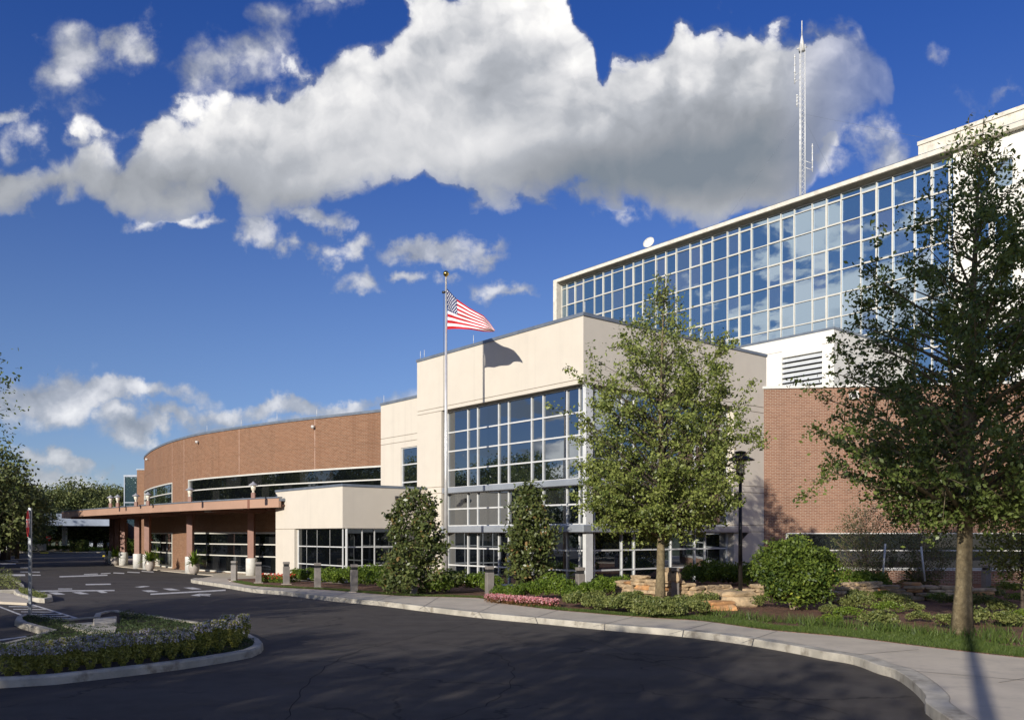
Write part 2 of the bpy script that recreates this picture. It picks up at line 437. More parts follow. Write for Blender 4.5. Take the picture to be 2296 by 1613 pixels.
M['seal'] = plain('tar seal', (.02, .019, .018), .97, spec=.1)
M['asphalt'] = asphaltmat(); M['mulch'] = mulchmat(); M['ground'] = groundmat(); M['paint'] = paintmat(); M['seam'] = seammat()

# ------------------------------------------------------------------ mesh builder
ZUP = Vector((0, 0, 1))
class MB:
    def __init__(s): s.v = []; s.f = []; s.mi = []; s.t = []; s.smooth = []
    def add(s, vs, fs, mi=0, t=0.0, sm=False):
        o = len(s.v); s.v += [tuple(p) for p in vs]
        for f in fs:
            s.f.append(tuple(i + o for i in f)); s.mi.append(mi); s.t.append(t); s.smooth.append(sm)
    def hexa(s, b, t, mi=0):
        """four bottom and four top corners, counter-clockwise from above"""
        s.add(list(b) + list(t), [(3, 2, 1, 0), (4, 5, 6, 7), (0, 1, 5, 4), (1, 2, 6, 5), (2, 3, 7, 6), (3, 0, 4, 7)], mi)
    def box(s, x0, x1, y0, y1, z0, z1, mi=0):
        b = [(x0, y0), (x1, y0), (x1, y1), (x0, y1)]
        s.hexa([(x, y, z0) for x, y in b], [(x, y, z1) for x, y in b], mi)
    def prism(s, poly, z0, z1, mi=0, bottom=True):
        P = [Vector((p[0], p[1], 0)) for p in poly]
        ar = sum(P[i].x * P[(i + 1) % len(P)].y - P[(i + 1) % len(P)].x * P[i].y for i in range(len(P)))
        if ar < 0: P.reverse()
        n = len(P)
        tri = tessellate_polygon([P])
        vs = [(p.x, p.y, z0) for p in P] + [(p.x, p.y, z1) for p in P]
        fs = [(i, (i + 1) % n, n + (i + 1) % n, n + i) for i in range(n)]
        for a, b, c in tri:
            e1 = P[b] - P[a]; e2 = P[c] - P[a]
            if e1.x * e2.y - e1.y * e2.x < 0: b, c = c, b
            fs.append((n + a, n + b, n + c))
            if bottom: fs.append((c, b, a))
        s.add(vs, fs, mi)
    def sheet(s, poly, z, mi=0):
        P = [Vector((p[0], p[1], z)) for p in poly]
        fs = []
        for a, b, c in tessellate_polygon([P]):
            e1 = P[b] - P[a]; e2 = P[c] - P[a]
            if e1.x * e2.y - e1.y * e2.x < 0: b, c = c, b
            fs.append((a, b, c))
        s.add(P, fs, mi)
    def tube(s, pts, rad, n=8, mi=0, cap=True, sm=True):
        pts = [Vector(p) for p in pts]; k = len(pts)
        if not isinstance(rad, (list, tuple)): rad = [rad] * k
        vs = []; fs = []
        prev = None
        for i, p in enumerate(pts):
            d = (pts[min(i + 1, k - 1)] - pts[max(i - 1, 0)]).normalized()
            if prev is None: a = d.orthogonal().normalized()
            else:
                a = (prev - d * prev.dot(d))
                a = a.normalized() if a.length > 1e-6 else d.orthogonal().normalized()
            prev = a; b = d.cross(a)
            for j in range(n):
                an = 2 * math.pi * j / n
                vs.append(p + (a * math.cos(an) + b * math.sin(an)) * rad[i])
        for i in range(k - 1):
            for j in range(n):
                fs.append((i * n + j, i * n + (j + 1) % n, (i + 1) * n + (j + 1) % n, (i + 1) * n + j))
        if cap:
            fs.append(tuple(range(n - 1, -1, -1))); fs.append(tuple((k - 1) * n + j for j in range(n)))
        s.add(vs, fs, mi, sm=sm)
    def lathe(s, prof, c=(0, 0, 0), n=20, mi=0, sm=True):
        vs = []; fs = []
        for r, z in prof:
            for j in range(n):
                a = 2 * math.pi * j / n; vs.append((c[0] + r * math.cos(a), c[1] + r * math.sin(a), c[2] + z))
        for i in range(len(prof) - 1):
            for j in range(n):
                fs.append((i * n + j, i * n + (j + 1) % n, (i + 1) * n + (j + 1) % n, (i + 1) * n + j))
        fs.append(tuple(range(n - 1, -1, -1))); fs.append(tuple((len(prof) - 1) * n + j for j in range(n)))
        s.add(vs, fs, mi, sm=sm)
    def build(s, name, mats, parent=None, bevel=0.0, loc=None):
        if not isinstance(mats, (list, tuple)): mats = [mats]
        me = bpy.data.meshes.new(name)
        off = Vector(loc) if loc is not None else (Vector(parent.location) if parent is not None and parent.parent is None else Vector((0, 0, 0)))
        if parent is not None and parent.parent is not None: off = Vector(parent.parent.location)
        V = [(a - off.x, b - off.y, c - off.z) for a, b, c in s.v]
        me.from_pydata(V, [], s.f); me.update()
        for m in mats: me.materials.append(M[m])
        me.polygons.foreach_set('material_index', s.mi)
        me.polygons.foreach_set('use_smooth', s.smooth)
        if any(s.t):
            at_ = me.attributes.new('tint', 'FLOAT', 'FACE'); at_.data.foreach_set('value', s.t)
        uvl = me.uv_layers.new(name='UVMap'); data = np.zeros(len(me.loops) * 2, dtype=np.float32)
        for p in me.polygons:
            nn = p.normal
            if abs(nn.z) > .9:
                for li in p.loop_indices:
                    q = s.v[me.loops[li].vertex_index]; data[li * 2] = q[0]; data[li * 2 + 1] = q[1]
            else:
                tx, ty = -nn.y, nn.x; l = math.hypot(tx, ty); tx /= l; ty /= l
                for li in p.loop_indices:
                    q = s.v[me.loops[li].vertex_index]; data[li * 2] = q[0] * tx + q[1] * ty; data[li * 2 + 1] = q[2]
        uvl.data.foreach_set('uv', data)
        o = bpy.data.objects.new(name, me); COL.objects.link(o)
        if parent is not None: o.parent = parent
        elif loc is not None: o.location = off
        if bevel:
            md = o.modifiers.new('bevel', 'BEVEL'); md.width = bevel; md.segments = 2; md.limit_method = 'ANGLE'
        return o


def tag(o, label=None, cat=None, group=None, kind=None):
    if label: o['label'] = label
    if cat: o['category'] = cat
    if group: o['group'] = group
    if kind: o['kind'] = kind
    return o


def thing(name, label, cat, loc=(0, 0, 0), group=None):
    o = bpy.data.objects.new(name, None); COL.objects.link(o); o.location = loc; o.empty_display_size = .2
    return tag(o, label, cat, group)


def copy_tree(o, parent=None):
    c = o.copy(); COL.objects.link(c); c.parent = parent
    for ch in list(o.children): copy_tree(ch, c)
    return c


def slope(o):
    import bmesh
    bm = bmesh.new(); bm.from_mesh(o.data)
    for y in (30, 50):
        bmesh.ops.bisect_plane(bm, geom=bm.verts[:] + bm.edges[:] + bm.faces[:], plane_co=(0, y, 0), plane_no=(0, 1, 0))
    for v in bm.verts: v.co.z += drop(v.co.y)
    bm.to_mesh(o.data); bm.free()


def struct(mb, name, mat, label=None, level=False):
    o = tag(mb.build(name, mat), label, name.replace('_', ' '), kind='structure')
    if not level: slope(o)
    return o


class Fac:
    """facade frame: t along the wall, d outwards, z up"""
    def __init__(s, o, along, out): s.o = Vector((o[0], o[1], 0)); s.a = Vector((*along, 0)).normalized(); s.n = Vector((*out, 0)).normalized()
    def p(s, t, d, z): q = s.o + s.a * t + s.n * d; return (q.x, q.y, z)
    def box(s, mb, t0, t1, d0, d1, z0, z1, mi=0):
        q = [(t0, d0), (t1, d0), (t1, d1), (t0, d1)]
        if s.a.cross(s.n).z < 0: q.reverse()
        mb.hexa([s.p(t, d, z0) for t, d in q], [s.p(t, d, z1) for t, d in q], mi)
    def pane(s, mb, t0, t1, d, z0, z1, jit=0.0, tint=0.0):
        j = [random.uniform(-jit, jit) for _ in range(4)]
        q = [s.p(t0, d + j[0], z0), s.p(t1, d + j[1], z0), s.p(t1, d + j[1] + j[2] - j[0], z1), s.p(t0, d + j[2], z1)]
        if s.a.cross(s.n).z < 0: q = [q[0], q[3], q[2], q[1]]; 
        nn = (Vector(q[1]) - Vector(q[0])).cross(Vector(q[3]) - Vector(q[0]))
        if nn.dot(s.n) < 0: q.reverse()
        mb.add(q, [(0, 1, 2, 3)], 0, tint)


def grid_window(f, parent, name, ts, zs, d, mull=.06, deep=.12, gmat='glass', fmat='alu', jit=.004, tintf=None, label=None, outer=None, extra=None, vm=None):
    """a window: mullion frame with one pane per cell"""
    fr = MB(); gl = MB()
    for i in range(len(ts) - 1):
        for j in range(len(zs) - 1):
            f.pane(gl, ts[i], ts[i + 1], d, zs[j], zs[j + 1], jit, tintf(i, j) if tintf else 0.001)
    w = outer or mull
    for i, t in enumerate(ts):
        ww = w if i in (0, len(ts) - 1) else (vm or mull)
        f.box(fr, t - ww / 2, t + ww / 2, d - .02, d + (deep if not vm or i in (0, len(ts) - 1) else .004), zs[0], zs[-1])
    for j, z in enumerate(zs):
        for i in range(len(ts) - 1):
            f.box(fr, min(ts[i], ts[i + 1]) + mull / 2, max(ts[i], ts[i + 1]) - mull / 2, d - .02, d + deep - .006, z - mull / 2, z + mull / 2)
    if extra: extra(fr)
    fo = fr.build(name, fmat, parent)
    gl.build('glass', gmat, fo)
    if label: fo['label'] = label
    return fo

AL = (-.636, .772); BL = (.772, .636)                   # the two wall directions of the main building
NL = (-.772, -.636); NR = (.636, -.772)                 # their outward faces

# ------------------------------------------------------------------ atrium building
def atrium():
    C = (2.76, 33.0); ROOF = 10.75; OP = 8.15; TL = 11.69; TR = 12.15; OL = 9.6; OR = 9.6
    root = thing('atrium_building', 'cream stucco entrance hall with tall gridded glass corner behind the flagpole', 'building', (C[0], C[1], 0))
    L = Fac(C, AL, NL); Rr = Fac(C, BL, NR)
    w = MB(); g = MB()
    th = .4
    def wall(f, t0, t1, z0, z1, grooves, dd=0.0):
        zs = [z0] + sum([[q - .014, q + .014] for q in grooves if z0 < q < z1], []) + [z1]
        for k in range(0, len(zs), 2): f.box(w, t0, t1, -th, dd, zs[k], zs[k + 1])
        for q in grooves:
            if z0 < q < z1: f.box(g, t0 + .004, t1 - .004, -th + .01, dd - .025, q - .015, q + .015)
    gr = [8.02, 8.32, 2.42, 2.72]
    # header over the glass, wrapping the corner, then the two solid ends
    wall(L, 0, OL, OP, ROOF, [8.32]); wall(L, OL, TL, 0, ROOF, [4.25, 4.55, 8.14, 8.32])
    wall(Rr, th, OR, OP, ROOF, [8.32]); wall(Rr, OR, TR, 0, ROOF, [2.42, 2.72, 4.25, 4.55, 8.05, 8.32])
    # solid reveals
    L.box(w, OL, OL + .3, -1.3, -th, 0, OP); Rr.box(w, OR, OR + .3, -1.3, -th, 0, OP)
    # back walls and shoulder volume on the left
    w.build('wall', 'cream', root); g.build('wall_joint', 'groove', root)
    so = MB(); L.box(so, .05, OL, -1.2, -.405, OP + .002, OP + .1); Rr.box(so, 1.2, OR, -1.2, -.405, OP + .004, OP + .1)
    so.build('soffit', 'cream_soffit', root)
    # roof deck and dark inner core
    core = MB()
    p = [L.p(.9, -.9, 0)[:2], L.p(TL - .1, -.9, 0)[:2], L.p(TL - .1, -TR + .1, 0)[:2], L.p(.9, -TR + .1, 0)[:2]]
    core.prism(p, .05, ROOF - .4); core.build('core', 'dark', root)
    cp = MB(); L.box(cp, -.04, TL + .04, -th - .05, .04, ROOF, ROOF + .13); Rr.box(cp, th + .05, TR + .04, -th - .05, .04, ROOF, ROOF + .13)
    cp.build('roof_coping', 'coping', root)
    # glass: left face and right face, three storeys between beams
    gd = -.40
    tl = [.12, .59, 1.30, 2.744, 3.475, 5.01, 5.696, 7.226, 7.976, OL - .05]
    tr = [.55, .95, 2.54, 3.28, 4.88, 5.617, 7.245, 7.96, OR - .05]
    up = [4.50, 5.33, 6.22, 7.11, 8.10]; mid = [2.70, 3.49, 4.22]; lo = [.1, .86, 1.66, 2.38]
    tf = lambda i, j: .001 if random.random() > .12 else random.uniform(.1, .6)
    for nm, zs in (('upper window', up), ('middle window', mid), ('lower window', lo)):
        grid_window(L, root, 'window', tl, zs, gd, .062, .06, tintf=tf)
        grid_window(Rr, root, 'window', tr, zs, gd, .062, .06, tintf=tf)
    co = MB(); L.box(co, -.02, .16, -.5, -.12, .05, OP); co.build('corner_post', 'alu', root)
    for z0, z1, pr in ((4.22, 4.48, -.02), (2.38, 2.68, .12)):
        b = MB()
        L.box(b, -pr if pr > 0 else .02, OL - .03, -.38, pr, z0, z1); b.build('beam', 'beam', root, bevel=.03); b = MB()
        Rr.box(b, .385, OR + (.9 if pr > 0 else -.03), -.38, pr, z0 + .002, z1 - .002)
        b.build('beam', 'beam', root, bevel=.03)
    br = MB()
    for s_ in (OR + .45,):
        br.hexa([Rr.p(s_, .0, 2.05), Rr.p(s_, .05, 2.05), Rr.p(s_ + .1, .05, 2.05), Rr.p(s_ + .1, .0, 2.05)],
                [Rr.p(s_, .0, 2.38), Rr.p(s_, .42, 2.38), Rr.p(s_ + .1, .42, 2.38), Rr.p(s_ + .1, .0, 2.38)])
    br.build('bracket', 'black', root)
    # shoulder block left of the hall
    sh = Fac(L.p(TL, -.35, 0)[:2], AL, NL); W = MB(); G = MB()
    SR = 9.12; T1 = 4.04
    sl, sr_, zt, zb = .0, 2.05, 6.72, 2.0
    for (a0, a1, z0, z1) in ((0, T1, zt, SR), (sr_, T1, 0, zt), (0, sr_, 0, zb)):
        zs = [z0] + sum([[q - .014, q + .014] for q in (6.75 + .28, 6.75 + .6) if z0 < q < z1], []) + [z1]
        for k in range(0, len(zs), 2): sh.box(W, a0, a1, -.4, 0, zs[k], zs[k + 1])
        for q in (7.03, 7.35):
            if z0 < q < z1: sh.box(G, a0 + .01, a1 - .01, -.39, -.025, q - .015, q + .015)
    sh.box(W, T1 - .4, T1, -8, -.4, 0, SR); sh.box(W, 0, T1 - .4, -8, -.41, SR - .6, SR - .3)
    W.build('side_wall', 'cream', root); G.build('side_wall_joint', 'groove', root)
    grid_window(sh, root, 'window', [sl, sr_ - .03], [zb, 2.95, 3.95, 4.95, 5.85, zt - .02], -.1, .06, .05, gmat='glass')
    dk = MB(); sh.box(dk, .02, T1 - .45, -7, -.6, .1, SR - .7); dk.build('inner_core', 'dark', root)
    c2 = MB(); sh.box(c2, 0, T1 + .04, -.45, .04, SR, SR + .13); c2.build('roof_coping', 'coping', root)
    # lightning rods and a small wall light
    for f, t, d, z in ((L, .02, -.1, ROOF), (L, 7.2, -.1, ROOF), (L, TL - .15, -.1, ROOF), (sh, T1 - .15, -.1, SR), (L, 11.2, -.1, ROOF), (Rr, 9.8, -.15, ROOF)):
        r = MB(); r.tube([f.p(t, d, z + .1), f.p(t, d, z + .55)], .012, 5); r.build('lightning_rod', 'alu', root)
    v = MB(); v.tube([Rr.p(9.1, -.6, ROOF), Rr.p(9.1, -.6, ROOF + .25), Rr.p(9.1, -.45, ROOF + .38), Rr.p(9.1, -.2, ROOF + .3)], [.1, .1, .13, .13], 10)
    v.build('roof_vent', 'black', root)
    return L, Rr
AT_L, AT_R = atrium()

# ------------------------------------------------------------------ low pavilion
def pavilion():
    C = (-7.64, 38.5); TOP = 4.47
    root = thing('entrance_pavilion', 'low cream stucco pavilion with corner windows between canopy and entrance hall', 'building', (C[0], C[1], 0))
    L = Fac(C, AL, NL); Rr = Fac(C, BL, NR)
    T = 7.15; Sx = 5.2; ZT = 2.58; tg = 4.95
    w = MB(); g = MB()
    L.box(w, 0, T, -.35, 0, ZT, TOP); Rr.box(w, .35, Sx, -.35, 0, ZT, TOP)
    L.box(w, tg, T, -.35, 0, -.3, ZT - .03); L.box(g, tg, T - .01, -.34, -.02, ZT - .04, ZT + .01)
    Rr.box(w, Sx - .4, Sx, -.35, 0, 0, ZT)
    L.box(w, T - .35, T, -8, -.35, 0, TOP)
    w.build('wall', 'cream', root); g.build('wall_joint', 'groove', root)
    cp = MB(); L.box(cp, -.03, T + .03, -.4, .03, TOP, TOP + .11); Rr.box(cp, .4, Sx, -.4, .03, TOP, TOP + .11); cp.build('roof_coping', 'coping', root)
    rf = MB(); L.box(rf, .36, T - .36, -6, -.36, TOP - .4, TOP - .15); rf.build('roof', 'coping', root)
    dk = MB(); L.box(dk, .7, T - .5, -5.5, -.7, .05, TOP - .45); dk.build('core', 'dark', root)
    zs = [.15, .86, 1.72, ZT - .02]
    grid_window(L, root, 'window', [.0, 1.6, 2.9, 4.0, tg - .04], zs, -.2, .05, .03, gmat='glass_dark', outer=.12, vm=.02, label='gridded window on the sunlit side')
    grid_window(Rr, root, 'window', [.12, 1.1, 1.75, 2.9, 3.5, Sx - .44], zs, -.2, .05, .03, gmat='glass_dark', label='gridded window with door on the shaded side')
    lt = MB(); Rr.box(lt, 2.75, 3.05, .0, .12, 3.95, 4.1); lt.tube([Rr.p(2.9, .12, 4.03), Rr.p(2.82, .26, 3.93)], [.07, .09], 8); lt.build('flood_light', 'bollard_cap', root)
pavilion()

# ------------------------------------------------------------------ curved brick wing
def smooth(pts, n=6):
    out = []; P = [Vector((*p, 0)) for p in pts]; P = [P[0] * 2 - P[1]] + P + [P[-1] * 2 - P[-2]]
    for i in range(1, len(P) - 2):
        for k in range(n):
            t = k / n; a, b, c, d = P[i - 1], P[i], P[i + 1], P[i + 2]
            out.append(.5 * ((2 * b) + (c - a) * t + (2 * a - 5 * b + 4 * c - d) * t * t + (3 * b - 3 * c + d - a) * t ** 3))
    out.append(P[-2].copy()); return out


def normals(pts, side=1):
    ns = []
    for i in range(len(pts)):
        d = (pts[min(i + 1, len(pts) - 1)] - pts[max(i - 1, 0)]).normalized(); ns.append(Vector((-d.y, d.x, 0)) * side)
    return ns


def strip(mb, pts, ns, z0, z1, d0, d1, mi=0):
    """thick curved band from offset d0 (inner) to d1 (outer)"""
    n = len(pts); vs = []
    for p, q in zip(pts, ns):
        a, b = p + q * d0, p + q * d1
        vs += [(a.x, a.y, z0), (b.x, b.y, z0), (b.x, b.y, z1), (a.x, a.y, z1)]
    fs = []
    for i in range(n - 1):
        o = i * 4; e = o + 4
        for k in range(4): fs.append((o + k, e + k, e + (k + 1) % 4, o + (k + 1) % 4))
    fs += [(0, 1, 2, 3), tuple((n - 1) * 4 + k for k in (3, 2, 1, 0))]
    mb.add(vs, fs, mi)


def fix_normals(o):
    import bmesh
    bm = bmesh.new(); bm.from_mesh(o.data); bmesh.ops.recalc_face_normals(bm, faces=bm.faces); bm.to_mesh(o.data); bm.free()


WPTS = smooth([(-4.2, 44.0), (-7.1, 46.1), (-10.2, 48.2), (-13.6, 50.6), (-17.1, 53.5), (-20.9, 57.0), (-24.4, 61.3), (-27.3, 65.7), (-29.9, 70.2), (-32.6, 75.8), (-34.0, 82), (-33.6, 90)])
WNS = normals(WPTS, 1)
if WNS[5].y > 0: WNS = [-n for n in WNS]

def curved_wing():
    root = thing('brick_wing', 'curved red brick wing with ribbon windows behind the canopy', 'building', (-20.9, 57, 0))
    us = [U0 + F * p.x / p.y for p in WPTS]
    def idx(u):  # index nearest survey column
        best = min(range(0, 60), key=lambda i: abs(us[i] - u) if i < len(us) else 9e9); return best
    i383, i419 = idx(383), idx(420); i331 = idx(331)
    wend = len(WPTS) - 1
    TOP = 8.9; W = MB()
    def seg(a, b, z0, z1, d0=-.35, d1=0): strip(W, WPTS[a:b + 1], WNS[a:b + 1], z0, z1, d0, d1)
    i318 = idx(318)
    seg(0, i419, -.35, -.12); seg(i383, i331, -.35, -.12); seg(0, wend, 6.02, TOP); seg(0, wend, 2.42, 4.3)
    seg(i419, i383, 4.3, 6.02); seg(i318, wend, 4.3, 6.02)
    seg(i419, i383, -.3, 2.42); seg(i331, wend, -.3, 2.42)
    o = W.build('wall', 'brick', root); fix_normals(o)
    for i in [idx(u) for u in (700, 537, 386, 417)]:
        J = MB(); p, n = WPTS[i], WNS[i]; d = Vector((-n.y, n.x, 0)) * .02
        for z0, z1 in ((6.02, TOP),) if i in (idx(700), idx(537)) else ((4.3, TOP),):
            J.hexa([tuple(p - d + n * .001)[:2] + (z0,), tuple(p + d + n * .001)[:2] + (z0,), tuple(p + d + n * .006)[:2] + (z0,), tuple(p - d + n * .006)[:2] + (z0,)],
                   [tuple(p - d + n * .001)[:2] + (z1,), tuple(p + d + n * .001)[:2] + (z1,), tuple(p + d + n * .006)[:2] + (z1,), tuple(p - d + n * .006)[:2] + (z1,)])
        o = J.build('wall_joint', 'brick_joint', root); fix_normals(o)
    c = MB(); strip(c, WPTS, WNS, TOP, TOP + .14, -.4, .05); o = c.build('roof_coping', 'coping', root); fix_normals(o)
    s = MB(); strip(s, WPTS, WNS, 7.26, 7.34, .002, .012); o = s.build('soldier_course', 'brick', root); fix_normals(o)
    def ribbon(a, b, zs, label, gm='glass_dark', step=2):
        P, Q = WPTS[a:b + 1], WNS[a:b + 1]
        f = MB()
        strip(f, P, Q, zs[0], zs[0] + .08, -.12, .03); strip(f, P, Q, zs[-1] - .09, zs[-1], -.12, .03)
        for z in zs[1:-1]: strip(f, P, Q, z - .035, z + .035, -.12, .02)
        for i in (0, len(P) - 1):
            k = Q[i]; t = Vector((-k.y, k.x, 0)) * .05
            f.add([tuple(P[i] + t * a_ + k * b_ )[:2] + (zz,) for zz in (zs[0], zs[-1]) for a_, b_ in ((-1, -.12), (1, -.12), (1, .028), (-1, .028))],
                  [(0, 1, 2, 3), (7, 6, 5, 4), (0, 4, 5, 1), (1, 5, 6, 2), (2, 6, 7, 3), (3, 7, 4, 0)])
        fo = f.build('window', 'frame_white', root); fix_normals(fo); fo['label'] = label
        g = MB()
        for i in range(len(P) - 1):
            p0, p1 = P[i] - Q[i] * .1, P[i + 1] - Q[i + 1] * .1
            for j in range(len(zs) - 1):
                e = random.uniform(-.006, .006)
                g.add([(p1.x, p1.y + e, zs[j]), (p0.x, p0.y, zs[j]), (p0.x, p0.y + e, zs[j + 1]), (p1.x, p1.y, zs[j + 1])], [(0, 1, 2, 3)], 0, .001 if random.random() > .1 else .5)
        g.build('glass', gm, fo)
    ribbon(0, i419, [4.3, 5.26, 6.02], 'long upper ribbon window')
    ribbon(i383, i318, [4.3, 5.26, 6.02], 'short upper ribbon window at the curve', 'glass')
    ribbon(0, i419, [-.12, .95, 1.68, 2.42], 'long lower ribbon window under the canopy')
    ribbon(i383, i331, [-.12, .95, 1.68, 2.42], 'short lower ribbon window under the canopy')
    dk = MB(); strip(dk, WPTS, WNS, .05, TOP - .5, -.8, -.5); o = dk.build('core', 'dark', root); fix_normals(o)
    rf = MB(); P = [tuple(p - n * .3)[:2] for p, n in zip(WPTS, WNS)] + [(-5, 95), (8, 60)]
    rf.prism(P, TOP - .5, TOP - .3); rf.build('roof', 'coping', root)
    for u in (700, 612, 530, 465):
        i = idx(u); p = WPTS[i] - WNS[i] * .15
        r = MB(); r.tube([(p.x, p.y, TOP + .1), (p.x, p.y, TOP + .6)], .013, 5); r.build('lightning_rod', 'alu', root)
    for u in (697, 452, 333):
        i = idx(u); p = WPTS[i]; n = WNS[i]
        r = MB(); r.tube([p + n * .0 + Vector((0, 0, TOP - .42)), p + n * .22 + Vector((0, 0, TOP - .47))], [.05, .1], 8); r.build('flood_light', 'white_paint', root)
curved_wing()

# ------------------------------------------------------------------ canopy
def canopy():
    root = thing('entrance_canopy', 'tan curved drop-off canopy on brown columns with white round bases', 'canopy', (-24, 58, 0))
    FR = smooth([(-11.7, 42.9), (-13.7, 44.5), (-18.8, 49.5), (-25.1, 56.3), (-28.8, 60.4), (-32.3, 64.4), (-34.8, 67.4), (-37.2, 70.6)], 4)
    back = [p for p in WPTS if 44.5 < p.y < 80]
    tip = [Vector(p + (0,)) for p in ((-37.9, 71.9), (-38.3, 73.4), (-37.9, 75.0), (-36.4, 76.2), (-34.5, 76.6))]
    poly = FR + tip + [back[-1]] + list(reversed(back)) + [Vector((-7.6, 46.3, 0))]
    front = FR + tip; fn = normals(front, 1)
    if fn[2].y > 0: fn = [-n for n in fn]
    slab = MB(); slab.prism([p[:2] for p in poly], 3.98, 4.10); slab.build('roof', 'coping', root)
    f = MB(); strip(f, front, fn, 3.66, 4.12, -.12, .03); o = f.build('fascia', 'canopy', root); fix_normals(o)
    f = MB(); strip(f, front, fn, 4.12, 4.19, -.2, .07); o = f.build('drip_edge', 'coping', root); fix_normals(o)
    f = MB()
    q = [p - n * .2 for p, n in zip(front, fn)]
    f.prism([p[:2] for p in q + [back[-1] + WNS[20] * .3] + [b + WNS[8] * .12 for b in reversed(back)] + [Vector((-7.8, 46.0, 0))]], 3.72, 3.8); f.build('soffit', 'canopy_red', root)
    jn = MB()
    p = FR[4]; n = fn[4]; t = Vector((-n.y, n.x, 0)) * .09
    jn.hexa([tuple(p - t + n * .02)[:2] + (3.64,), tuple(p + t + n * .02)[:2] + (3.64,), tuple(p + t + n * .06)[:2] + (3.64,), tuple(p - t + n * .06)[:2] + (3.64,)],
            [tuple(p - t + n * .02)[:2] + (4.13,), tuple(p + t + n * .02)[:2] + (4.13,), tuple(p + t + n * .06)[:2] + (4.13,), tuple(p - t + n * .06)[:2] + (4.13,)])
    o = jn.build('downpipe_cover', 'brown', root); fix_normals(o)
    # beams under the soffit
    for k in range(3, len(FR) - 1, 2):
        a = FR[k] - fn[k] * .5; b = min(back, key=lambda w: (w - a).length) + fn[k] * .2
        bm_ = MB(); d = (b - a).normalized(); s_ = Vector((-d.y, d.x, 0)) * .06
        bm_.hexa([tuple(a - s_)[:2] + (3.56,), tuple(b - s_)[:2] + (3.56,), tuple(b + s_)[:2] + (3.56,), tuple(a + s_)[:2] + (3.56,)],
                 [tuple(a - s_)[:2] + (3.719,), tuple(b - s_)[:2] + (3.719,), tuple(b + s_)[:2] + (3.719,), tuple(a + s_)[:2] + (3.719,)])
        o = bm_.build('beam', 'brown', root); fix_normals(o)
    cols = [at(564, 51.2), at(427, 54.8), at(331, 61.0), at(309, 62.5), at(277, 68), at(264, 70.5), at(252, 73)]
    for i, c in enumerate(cols):
        m = MB(); m.box(c.x - .19, c.x + .19, c.y - .19, c.y + .19, .8, 3.7)
        o = m.build('column', 'brown', root, bevel=.02)
        m = MB(); m.lathe([(.33, -.25), (.33, .84), (.31, .88)], (c.x, c.y, 0), 24); m.build('column_base', 'white_paint', o)
    # lights in the soffit
    for i in range(6, len(FR) - 2, 3):
        a = FR[i] - fn[i] * 2.2
        m = MB(); m.box(a.x - .6, a.x + .6, a.y - .07, a.y + .07, 3.66, 3.71); m.build('strip_light', 'white_paint', root)
    return FR, fn
CAN, CANN = canopy()


def lantern(base, label, group, stub=.55, s=1.0):
    t = thing('lantern', label, 'lantern', base, group)
    x, y, z = base
    m = MB(); m.box(x - .11 * s, x + .11 * s, y - .11 * s, y + .11 * s, z, z + stub * .5); m.build('post', 'brown', t)
    m = MB(); z += stub * .5
    m.lathe([(.05, 0), (.07, .04), (.05, .1), (.1, .14), (.14, .36), (.13, .37)], (x, y, z), 12); m.build('lens', 'lens', t)
    m = MB(); m.lathe([(.24, .36), (.22, .4), (.07, .5), (.03, .56)], (x, y, z), 14); m.build('hood', 'plastic_grey', t)
    return t
ords = ['rightmost', 'second from the right', 'third from the right', 'fourth from the right', 'fifth from the right', 'leftmost']
for (u, v), nm in zip(((568, 1115), (426, 1123), (332, 1131), (305, 1133), (264, 1135), (248, 1136)), ords):
    Y = F * (4.1 - H) / (V0 - v) * 1.015
    lantern((Y * (u - U0) / F, Y, 4.1), 'white hooded lantern on the canopy roof, %s of the six' % nm, 'lanterns along the canopy roof', s=.8)

